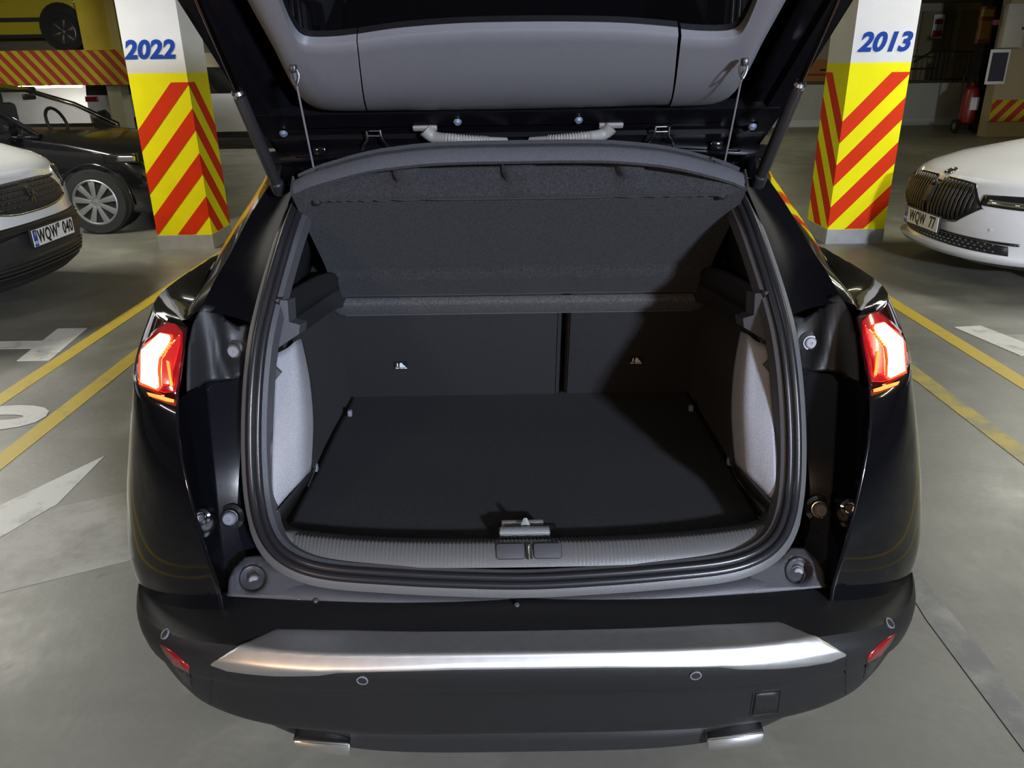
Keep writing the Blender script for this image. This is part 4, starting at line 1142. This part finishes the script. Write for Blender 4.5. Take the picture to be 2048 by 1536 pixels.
for r_ in range(5):
    z = .70+.035*r_
    for k in range(14):
        a0 = -.42+.06*k+(.03 if r_ % 2 else 0)
        if a0+.05 > .43 or abs(a0+.025) < .05: continue
        VAN.fpatch('grille_bar', [a0, a0+.025, a0+.05], lambda a: z, lambda a: z+.016, M_DKPLAST, v, .012, 1, .008)
ch = lambda a: gbot(a)-.012
VAN.fpatch('grille_chrome', la, ch, gbot, mat('dark_chrome', (.3, .3, .3), .2, metal=1), v, .01, 1)
# emblem: standing lion figure built from a few pale metal blocks
def vp(a, z, off=.016): return VAN.F(a, z, off)
lion = thing('x', None, None)
bpy.data.objects.remove(lion)
for nm, pl in (('emblem', [(-.005, .80), (.018, .815), (.030, .80), (.022, .785), (.034, .775), (.030, .765), (.018, .770), (.016, .752), (.030, .735), (.024, .715), (.014, .730), (.002, .748), (-.004, .735), (.000, .712), (-.010, .708), (-.016, .735), (-.014, .765), (-.024, .752), (-.030, .760), (-.018, .785)]),):
    prism(nm, [vp(-a*1.5, .762+(z-.762)*1.15) for a, z in pl], VAN.F(0, .76, .022)-VAN.F(0, .76, .016), M_CHROME, v, label='silver emblem of a standing animal')
VAN.fpatch('bumper_panel', lin(-.72, .72, 24), lambda a: .25, lambda a: .56+.02*abs(a), M_DKPLAST, v, .006)
VAN.fpatch('upper_intake', lin(-.60, .60, 20), lambda a: .545-.05*(abs(a)/.6)**3, lambda a: .595-.0*(abs(a)/.6), M_INK, v, .010, 2)
for k in range(2): VAN.fpatch('intake_slat', lin(-.60, .60, 20), lambda a: .552+.02*k, lambda a: .558+.02*k, M_DKPLAST, v, .018, 1, .008)
VAN.fpatch('lower_intake', lin(-.60, .60, 20), lambda a: .275, lambda a: .385-.02*(abs(a)/.6)**2, M_INK, v, .009, 2)
for k in range(4): VAN.fpatch('intake_slat', lin(-.60, .60, 20), lambda a: .285+.026*k, lambda a: .296+.026*k, M_DKPLAST, v, .018, 1, .008)
for s in (-1, 1):
    VAN.fpatch('headlamp', [s*a for a in lin(.52, .80, 10)], lambda a: .75, lambda a: .90-.05*(abs(a)-.52), M_GLASS, v, .006)
number_plate(VAN.F(.03, .50, .03), (0, 1, 0), (0, 0, 1), 'WQW° 040', v)
for s in (-1, 1):
    for l in (.85, 3.6):
        lathe('arch_well', VAN.P(l, s*.62, .378), (0, s, 0), [(.37, 0), (.37, .288), (.1, .289)], M_INK, v, 28)
        alloy(VAN.P(l, s*.83, .32), s, .32, v, 6)

# --- white saloon on the right
SKO = Body(3.20, 6.12, -1, [(.12, .17, .78), (.0, .195, .82), (-.02, .225, .83), (.035, .235, .835), (.05, .30, .86), (.035, .38, .875), (.01, .46, .885), (.01, .54, .89), (.03, .62, .895), (.06, .69, .895), (.10, .735, .89), (.18, .775, .885), (.40, .84, .875), (.80, .91, .86), (1.15, .97, .84), (1.75, 1.28, .72), (2.05, 1.40, .66), (2.5, 1.44, .62)], 4.6, b=.62, n=2.4)
k_ = thing('white_saloon', 'white saloon car with black slatted grille and plate WQW 77 at the right', 'car', (5.5, 6.12, 0))
SKO.shell('painted_body', 0, 15, M_CARW, k_, cap=True); SKO.shell('glasshouse', 14, 17, M_GLASS, k_); SKO.shell('roof', 16, 18, M_CARW, k_, cap=True)
gt = lambda a: .705-.03*(abs(a)/.52)**4-(.10*max(0, (abs(a)-.40)/.12)) - (.03 if abs(a) < .07 else 0)
gb = lambda a: .44+.02*(abs(a)/.5)**2+.10*max(0, (abs(a)-.34)/.18)
SKO.fpatch('grille_frame', lin(-.55, .55, 44), lambda a: gb(a)-.016, lambda a: gt(a)+.016, M_BLKGLOSS, k_, .008, 3, .02)
SKO.fpatch('grille_opening', lin(-.52, .52, 40), gb, gt, M_INK, k_, .014, 3, .01)
for i in range(-11, 12):
    a = i*.042
    if abs(a) < .03: continue
    SKO.fpatch('grille_slat', [a-.010, a, a+.010], gb, gt, mat('satin_black_slat', (.008, .008, .008), .35), k_, .026, 4, .014)
SKO.fpatch('grille_sensor', [-.055, 0, .055], lambda a: .53, lambda a: .64, M_DKPLAST, k_, .030, 2, .01)
lathe('emblem', SKO.F(0, .755, .002), SKO.F(0, .755, .02)-SKO.F(0, .755, 0), [(.048, 0), (.046, .006), (.034, .007), (.032, .004), (.012, .006)], M_CHROME, k_, 24, label='round silver emblem')
for s in (-1, 1):
    SKO.fpatch('headlamp', [s*a for a in lin(.52, .86, 12)], lambda a: .585-.02*(abs(a)-.5), lambda a: .655+.06*(abs(a)-.52), M_GLASS, k_, .010, 3)
    SKO.fpatch('lamp_strip', [s*a for a in lin(.57, .85, 10)], lambda a: .60-.02*(abs(a)-.5), lambda a: .625-.0*(abs(a)-.5), M_CHROME, k_, .018, 2, .006)
SKO.fpatch('lower_grille', lin(-.70, .70, 30), lambda a: .255, lambda a: .335-.01*(abs(a)/.7)**2, M_INK, k_, .006, 2)
for i in range(-13, 14):
    for r_ in range(3):
        a = i*.048+(.024 if r_ % 2 else 0)
        c = SKO.F(a, .275+.024*r_, .010)
        box('grille_stud', c, (.010, .014, .007), M_BUFFER, k_)
SKO.fpatch('upper_lip', lin(-.75, .75, 30), lambda a: .338, lambda a: .352, M_BLKGLOSS, k_, .02, 1, .02)
SKO.fpatch('splitter', lin(-.78, .78, 30), lambda a: .150, lambda a: .188, M_BLKGLOSS, k_, -.01, 1, .03)
lathe('parking_sensor', SKO.F(-.62, .43, .002), SKO.F(-.62, .43, .01)-SKO.F(-.62, .43, 0), [(.012, 0), (.011, .003)], M_CARW, k_, 14)
number_plate(SKO.F(.04, .40, .035), (0, -1, 0), (0, 0, 1), 'WQW  77', k_)
for s in (-1, 1):
    for l in (.90, 3.6):
        lathe('arch_well', SKO.P(l, s*.62, .378), (0, s, 0), [(.37, 0), (.37, .282), (.1, .283)], M_INK, k_, 28)
        alloy(SKO.P(l, s*.83, .32), s, .32, k_, 5)

# --- black hatchback on the left behind the van
BK = Body(-3.32, 8.95, 1, [(.08, .19, .80), (.02, .26, .86), (.0, .40, .885), (.02, .55, .89), (.08, .68, .895), (.22, .78, .89), (.60, .87, .88), (1.0, .93, .87), (1.12, .95, .865), (1.55, 1.20, .75), (1.92, 1.37, .66), (2.2, 1.43, .60), (2.6, 1.46, .52)], 4.2, b=.5, n=2.5)
b_ = thing('black_hatchback', 'black hatchback with grey alloy wheel parked behind the white van', 'car', (-5.4, 8.95, 0))
BK.shell('painted_body', 0, 9, M_CARB, b_, cap=True); BK.shell('glasshouse', 8, 11, M_SEE, b_); BK.shell('roof', 10, 13, M_CARB, b_, cap=True)
for s in (-1, 1):
    p0 = BK.P(1.30, s*.84, .955); p1 = BK.P(1.72, s*.745, 1.19); p2 = BK.P(2.25, s*.665, 1.37)
    tube('windscreen_pillar', [p0, p1, p2], .028, M_CARB, b_, 8)
    tube('door_pillar', [BK.P(2.55, s*.855, .955), BK.P(2.62, s*.67, 1.37)], .035, M_CARB, b_, 8)
    tube('waist_rail', [BK.P(1.3, s*.86, .955), BK.P(4.0, s*.84, .955)], .02, M_CARB, b_, 8)
    tube('roof_rail', [BK.P(2.1, s*.67, 1.36), BK.P(4.1, s*.64, 1.37)], .03, M_CARB, b_, 8)
    for l in (.86, 3.45):
        # wheel arch lip and dark well
        arc_ = [BK.P(l+.37*math.cos(R(a)), s*.895, .32+.37*math.sin(R(a))) for a in range(-10, 191, 10)]
        tube('wheel_arch', arc_, .012, M_CARB, b_, 8)
        lathe('arch_well', BK.P(l, s*.60, .372), (0, s, 0), [(.365, .0), (.365, .292), (.1, .293)], M_INK, b_, 28)
        alloy(BK.P(l, s*.82, .32), s, .325, b_, 9, m=mat('silver_alloy', (.30, .30, .30), .4, metal=.7))
    BK.spatch('side_mirror_base', [1.45, 1.6], lambda a: .96, lambda a: 1.03, M_CARB, b_, s, .02)
    mi = lathe('door_mirror', BK.P(1.52, s*.98, 1.02), (1, 0, 0), [(.02, -.07), (.085, -.05), (.10, .02), (.07, .05)], M_CARB, b_, 14)
for s in (-1, 1):
    BK.fpatch('headlamp', [s*a for a in lin(.56, .862, 12)], lambda a: .60+.06*(abs(a)-.5), lambda a: .69+.10*(abs(a)-.5), M_GLASS, b_, .006)
    hb = BK.S(.40, .66, s, .01)
    lathe('headlamp_bulb', BK.F(s*.80, .65, .012), BK.F(s*.80, .65, .02)-BK.F(s*.80, .65, 0), [(.05, 0), (.045, .006), (.02, .004)], M_CHROME, b_, 14)
BK.spatch('side_headlamp', lin(.34, .70, 6), lambda a: .69+.02*a, lambda a: .80-.06*(a-.3), M_GLASS, b_, -1, .008)
BK.spatch('lamp_reflector', lin(.38, .58, 5), lambda a: .715, lambda a: .765, M_STEEL, b_, -1, .014)
# steering wheel and seats seen through the glass
tube('steering_wheel', [BK.P(1.75+.05*math.sin(R(a)), .35+.19*math.cos(R(a)), 1.0+.17*math.sin(R(a))) for a in range(0, 360, 20)], .018, M_INK, b_, 8, closed=True)
for la_ in (-.35, .35):
    box('front_seat', BK.P(2.35, la_, .98), (.14, .46, .50), M_DKPLAST, b_, bev=.05)
    box('headrest', BK.P(2.40, la_, 1.28), (.09, .26, .15), M_DKPLAST, b_, bev=.04)
box('inside_mirror', BK.P(1.80, 0, 1.30), (.03, .22, .06), M_INK, b_, bev=.01)

# --- pale car far behind the left column
WB = Body(-3.9, 17.9, 1, [(.08, .22, .82), (.0, .4, .88), (.03, .7, .90), (.2, .92, .90), (.9, 1.02, .89), (1.2, 1.08, .88), (1.7, 1.4, .78), (2.1, 1.58, .7), (2.5, 1.62, .6)], 4.7, b=.5)
w_ = thing('white_estate_car', 'white car seen side-on far behind the column numbered 2022', 'car', (-6.2, 17.9, 0))
WB.shell('painted_body', 0, 6, M_VANW, w_, cap=True); WB.shell('glasshouse', 5, 8, M_GLASS, w_); WB.shell('roof', 7, 9, M_VANW, w_, cap=True)
WB.spatch('sill_moulding', lin(.6, 4.3, 8), lambda a: .22, lambda a: .34, M_DKPLAST, w_, -1)
WB.spatch('tail_lamp', lin(4.42, 4.68, 6), lambda a: .96, lambda a: 1.06, mat('dull_red_lens', (.22, .01, .012), .2, coat=.6), w_, -1, .01)
for l in (.9, 3.75): alloy(WB.P(l, -.82, .33), -1, .33, w_, 5)

# --- yellow van on the raised deck
DZ = 1.86
YV = Body(-11.75, 16.3, -1, [(.1, .25, .85), (.0, .45, .92), (.05, .75, .94), (.2, 1.0, .94), (.9, 1.1, .93), (1.5, 1.28, .9)], 4.9, b=.4, z0=DZ)
y_ = thing('yellow_van', 'dull yellow van standing on the raised deck at upper left', 'van', (-9.2, 16.3, DZ))
YV.shell('painted_body', 0, 6, M_YVAN, y_, cap=True)
YV.spatch('side_moulding', lin(.4, 4.6, 8), lambda a: .50, lambda a: .57, M_DKPLAST, y_, -1, .012)
YV.spatch('sill', lin(.4, 4.7, 8), lambda a: .24, lambda a: .30, M_DKPLAST, y_, -1, .012)
box('door_handle', YV.P(2.9, -.955, .86), (.22, .03, .06), M_YVAN, y_, bev=.01)
box('door_seam', YV.P(2.3, -.945, .75), (.012, .01, .9), M_DKPLAST, y_)
for l in (.9, 3.85):
    lathe('arch_well', YV.P(l, -.60, .408), (0, -1, 0), [(.40, 0), (.40, .345), (.1, .346)], M_INK, y_, 24)
    alloy(YV.P(l, -.86, .33), -1, .33, y_, 6)

# ------------------------------------------------------------------ raised deck with striped edge, left
dk = slab('trim_1', -21.5, -6.35, 14.3, 20, 1.32, DZ, M_WALLB)
def hazard(name, p0, xd, w, h, up, n, parent, lean=.8, flip=1, nrm=(0, -1, 0)):
    """yellow board with slanting red stripes, each stripe a thin piece"""
    xd = Vector(xd).normalized(); upv = Vector(up).normalized(); nn = Vector(nrm).normalized()
    b = prism(name, [p0, p0+xd*w, p0+xd*w+upv*h, p0+upv*h], -nn*.02, M_YELLOW2, parent)
    per = w/n
    for i in range(-2, n+2):
        a0 = per*i; a1 = a0+per*.5; sl = h*lean*flip
        q = [(a0, 0), (a1, 0), (a1+sl, h), (a0+sl, h)]
        # clip in x
        def clip(poly, f, g):
            out = []
            for k in range(len(poly)):
                a, c = poly[k], poly[(k+1) % len(poly)]
                if f(a): out.append(a)
                if f(a) != f(c):
                    t = g(a, c); out.append((a[0]+(c[0]-a[0])*t, a[1]+(c[1]-a[1])*t))
            return out
        q = clip(q, lambda p: p[0] >= 0, lambda a, c: (0-a[0])/(c[0]-a[0])) if q else q
        if len(q) > 2: q = clip(q, lambda p: p[0] <= w, lambda a, c: (w-a[0])/(c[0]-a[0]))
        if len(q) > 2: prism('red_stripe', [p0+xd*a+upv*z+nn*.001 for a, z in q], nn*.003, M_RED2, b)
    return b
M_YELLOW2 = mat('aged_yellow_paint', (.50, .38, .02), .55, var=.1, scale=3)
M_RED2 = mat('aged_red_paint', (.38, .035, .015), .55)
hz_ = hazard('hazard_board', Vector((-12.2, 14.27, 1.32)), (1, 0, 0), 5.8, .55, (0, 0, 1), 30, None, .8, -1)
tag(hz_, 'yellow and red striped edge board of the raised deck at upper left', 'board')
for x in (-6.8, -11.9, -16):
    slab('trim_%d' % (2+int(-x)), x-.12, x+.12, 14.5, 14.8, 0, 1.32, M_WALLG)
slab('wall_ramp', -14.5, -7.35, 19.6, 19.8, 0, 1.32, mat('bright_white_wall', (.8, .8, .78), .6))
slab('trim_30', -7.05, -6.58, 14.25, 14.6, DZ, CEIL, M_YELLOW2)

ud = thing('added_deck_lamp', 'added tube lamp under the raised deck behind the black hatchback', 'lamp', (-9.9, 18.0, 1.25))  # lamp added to brighten the white wall below the deck
tube('tube', [Vector((-10.7, 18.0, 1.24)), Vector((-9.1, 18.0, 1.24))], .02, mat('deck_tube', (1, 1, 1), .5, emit=(1, .98, .94), es=60), ud, 8)
box('housing', (-9.9, 18.0, 1.29), (1.7, .12, .05), M_WHITE_WALL, ud, bev=.005)
ld = bpy.data.lights.new('lamp_light', 'AREA'); ld.shape = 'RECTANGLE'; ld.size = 1.6; ld.size_y = .1; ld.energy = 60; ld.color = (1, .98, .94)
lo = bpy.data.objects.new('lamp_light', ld); COL.objects.link(lo); lo.location = (-9.9, 18.0, 1.21); lo.parent = ud; lo.matrix_parent_inverse = Matrix.Translation(-ud.location)
# ------------------------------------------------------------------ right background
M_ORANGE = mat('orange_wall', (.42, .16, .03), .6)
M_DARK = mat('dark_steel', (.012, .012, .012), .5)
slab('wall_landing', 6.6, 13.5, 20.6, 24, 0, .98, M_WALLG)
slab('baseboard_landing', 6.55, 13.5, 20.56, 20.6, 0, .16, mat('pale_base', (.42, .42, .38), .6))
slab('wall_lobby', 6.0, 21.5, 24, 24.2, 0, CEIL, M_WALLB)
slab('trim_40', 6.2, 10.4, 23.9, 24.0, .98, 1.55, M_ORANGE)
slab('trim_41', 10.6, 11.0, 23.85, 24.0, .98, CEIL, M_ORANGE)
for x in (11.9, 13.0): slab('door_%d' % int(x-10), x-.42, x+.42, 23.88, 24, .98, CEIL-.2, mat('olive_door', (.22, .19, .09), .5))
sg = thing('wall_sign', 'small red and white sign on the lobby wall at upper right', 'sign', (12.4, 23.9, 2.2))
c = U(1876, 53, y=23.8)
box('sign_plate', c, (.30, .02, .60), M_PLATE, sg); box('sign_print', c+Vector((0, -.012, -.18)), (.26, .01, .16), M_RED2, sg); box('sign_print', c+Vector((0, -.012, .12)), (.22, .01, .12), M_RED2, sg)
# railing with bars
rl = thing('railing', 'black steel railing on the landing behind the right column', 'railing', (11.5, 20.8, .98))
ra, rb_ = U(1866, 102, y=20.75), U(1985, 104, y=20.75)
tube('handrail', [U(1828, 124, y=20.75), ra, rb_], .025, M_DARK, rl, 8)
tube('bottom_rail', [Vector((ra.x, 20.75, 1.06)), Vector((rb_.x, 20.75, 1.06))], .018, M_DARK, rl, 8)
for i in range(13):
    x = ra.x+(rb_.x-ra.x)*i/12; tube('baluster', [Vector((x, 20.75, .98)), Vector((x, 20.75, ra.z))], .012, M_DARK, rl, 6)
tube('handrail', [U(1640, 140, y=20.75), U(1870, 137, y=20.75)], .022, M_DARK, rl, 8)
# dark column with poster
pc_ = U(1966, 200, y=18.9)
dc = thing('dark_post', 'dark square post with a poster in front of the lobby', 'post', (pc_.x, 19.1, 0))
box('post', (pc_.x, 19.1, CEIL/2), (.42, .42, CEIL), M_DARK, dc)
pt = thing('poster', 'brown and yellow poster fixed to the dark post', 'poster', (pc_.x, 18.86, 2.2))
c = U(1971, 50, y=18.86); box('poster_sheet', c, (.34, .01, .74), mat('poster_brown', (.16, .07, .03), .5), pt); box('poster_print', c+Vector((0, -.008, -.1)), (.24, .006, .36), mat('poster_yellow', (.36, .20, .05), .5), pt); box('poster_print', c+Vector((0, -.008, .24)), (.26, .006, .14), mat('poster_gold', (.4, .28, .08), .5), pt)
# right wall with hazard base, electric box, framed notice
rwx = U(1984, 200, y=17.2).x
slab('wall_lobby_side', rwx, 21.5, 17.2, 17.5, 0, CEIL, mat('ochre_wall', (.34, .27, .15), .7, var=.06, scale=1.5))
z0 = U(1985, 243, y=17.18).z; z1 = U(1985, 200, y=17.18).z
hb2 = hazard('hazard_band', Vector((rwx, 17.17, z0)), (1, 0, 0), 3.6, z1-z0, (0, 0, 1), 12, None, .9, 1)
tag(hb2, 'yellow and red striped band along the ochre wall at far right', 'board')
eb = thing('electric_box', 'pale electric cabinet on the ochre wall at upper right', 'cabinet', tuple(U(2024, 56, y=17.1)))
c = U(2026, 52, y=17.1); box('cabinet_body', c, (.40, .18, .80), mat('cabinet_beige', (.45, .42, .33), .5), eb, bev=.01); box('cabinet_door', c+Vector((0, -.095, 0)), (.36, .012, .74), mat('cabinet_beige', (.45, .42, .33), .5), eb, bev=.004); box('cabinet_lock', c+Vector((.14, -.105, -.05)), (.03, .02, .05), M_DARK, eb)
nt_ = thing('framed_notice', 'dark framed notice with white border on the ochre wall', 'notice', tuple(U(1996, 132, y=17.15)))
c = U(1995, 134, y=17.15); box('frame', c, (.40, .03, .66), M_PLATE, nt_, bev=.005); box('sheet', c+Vector((0, -.018, .0)), (.32, .01, .54), mat('notice_dark', (.05, .045, .06), .5), nt_)
box('alarm_button', U(1991, 45, y=17.165), (.12, .075, .10), mat('alarm_red', (.16, .04, .03), .5), eb, bev=.01, label='small dark red alarm box')
# wheeled fire extinguisher
ec = U(1927, 272, y=18.2); ec.z = 0
fe = thing('fire_extinguisher', 'red wheeled fire extinguisher standing before the dark post', 'extinguisher', (ec.x, 18.2, 0))
M_FIRE = mat('extinguisher_red', (.20, .012, .01), .35, coat=.4)
lathe('cylinder', (ec.x, 18.2, .18), (0, 0, 1), [(.10, 0), (.17, .04), (.18, .1), (.18, .62), (.14, .74), (.05, .80), (.05, .86)], M_FIRE, fe, 20)
box('label_plate', (ec.x, 18.015, .62), (.18, .012, .26), M_PLATE, fe)
lathe('valve', (ec.x, 18.2, 1.02), (0, 0, 1), [(.03, 0), (.05, .02), (.03, .08)], M_DARK, fe, 10)
tube('hose', [Vector((ec.x+.05, 18.15, 1.05)), Vector((ec.x+.24, 18.1, .9)), Vector((ec.x+.23, 18.1, .4)), Vector((ec.x+.15, 18.05, .25))], .02, M_DARK, fe, 8)
for s in (-1, 1): lathe('wheel', (ec.x+s*.24-.03*s, 18.2, .15), (s, 0, 0), [(.04, 0), (.15, 0), (.15, .05), (.04, .05)], M_TYRE, fe, 18); lathe('wheel_disc', (ec.x+s*.24-.03*s, 18.2, .15), (s, 0, 0), [(.09, .045), (.03, .06)], M_CONDUIT, fe, 14)
tube('handle', [Vector((ec.x-.16, 18.3, .3)), Vector((ec.x-.16, 18.34, 1.2)), Vector((ec.x+.16, 18.34, 1.2)), Vector((ec.x+.16, 18.3, .3))], .018, M_DARK, fe, 8)
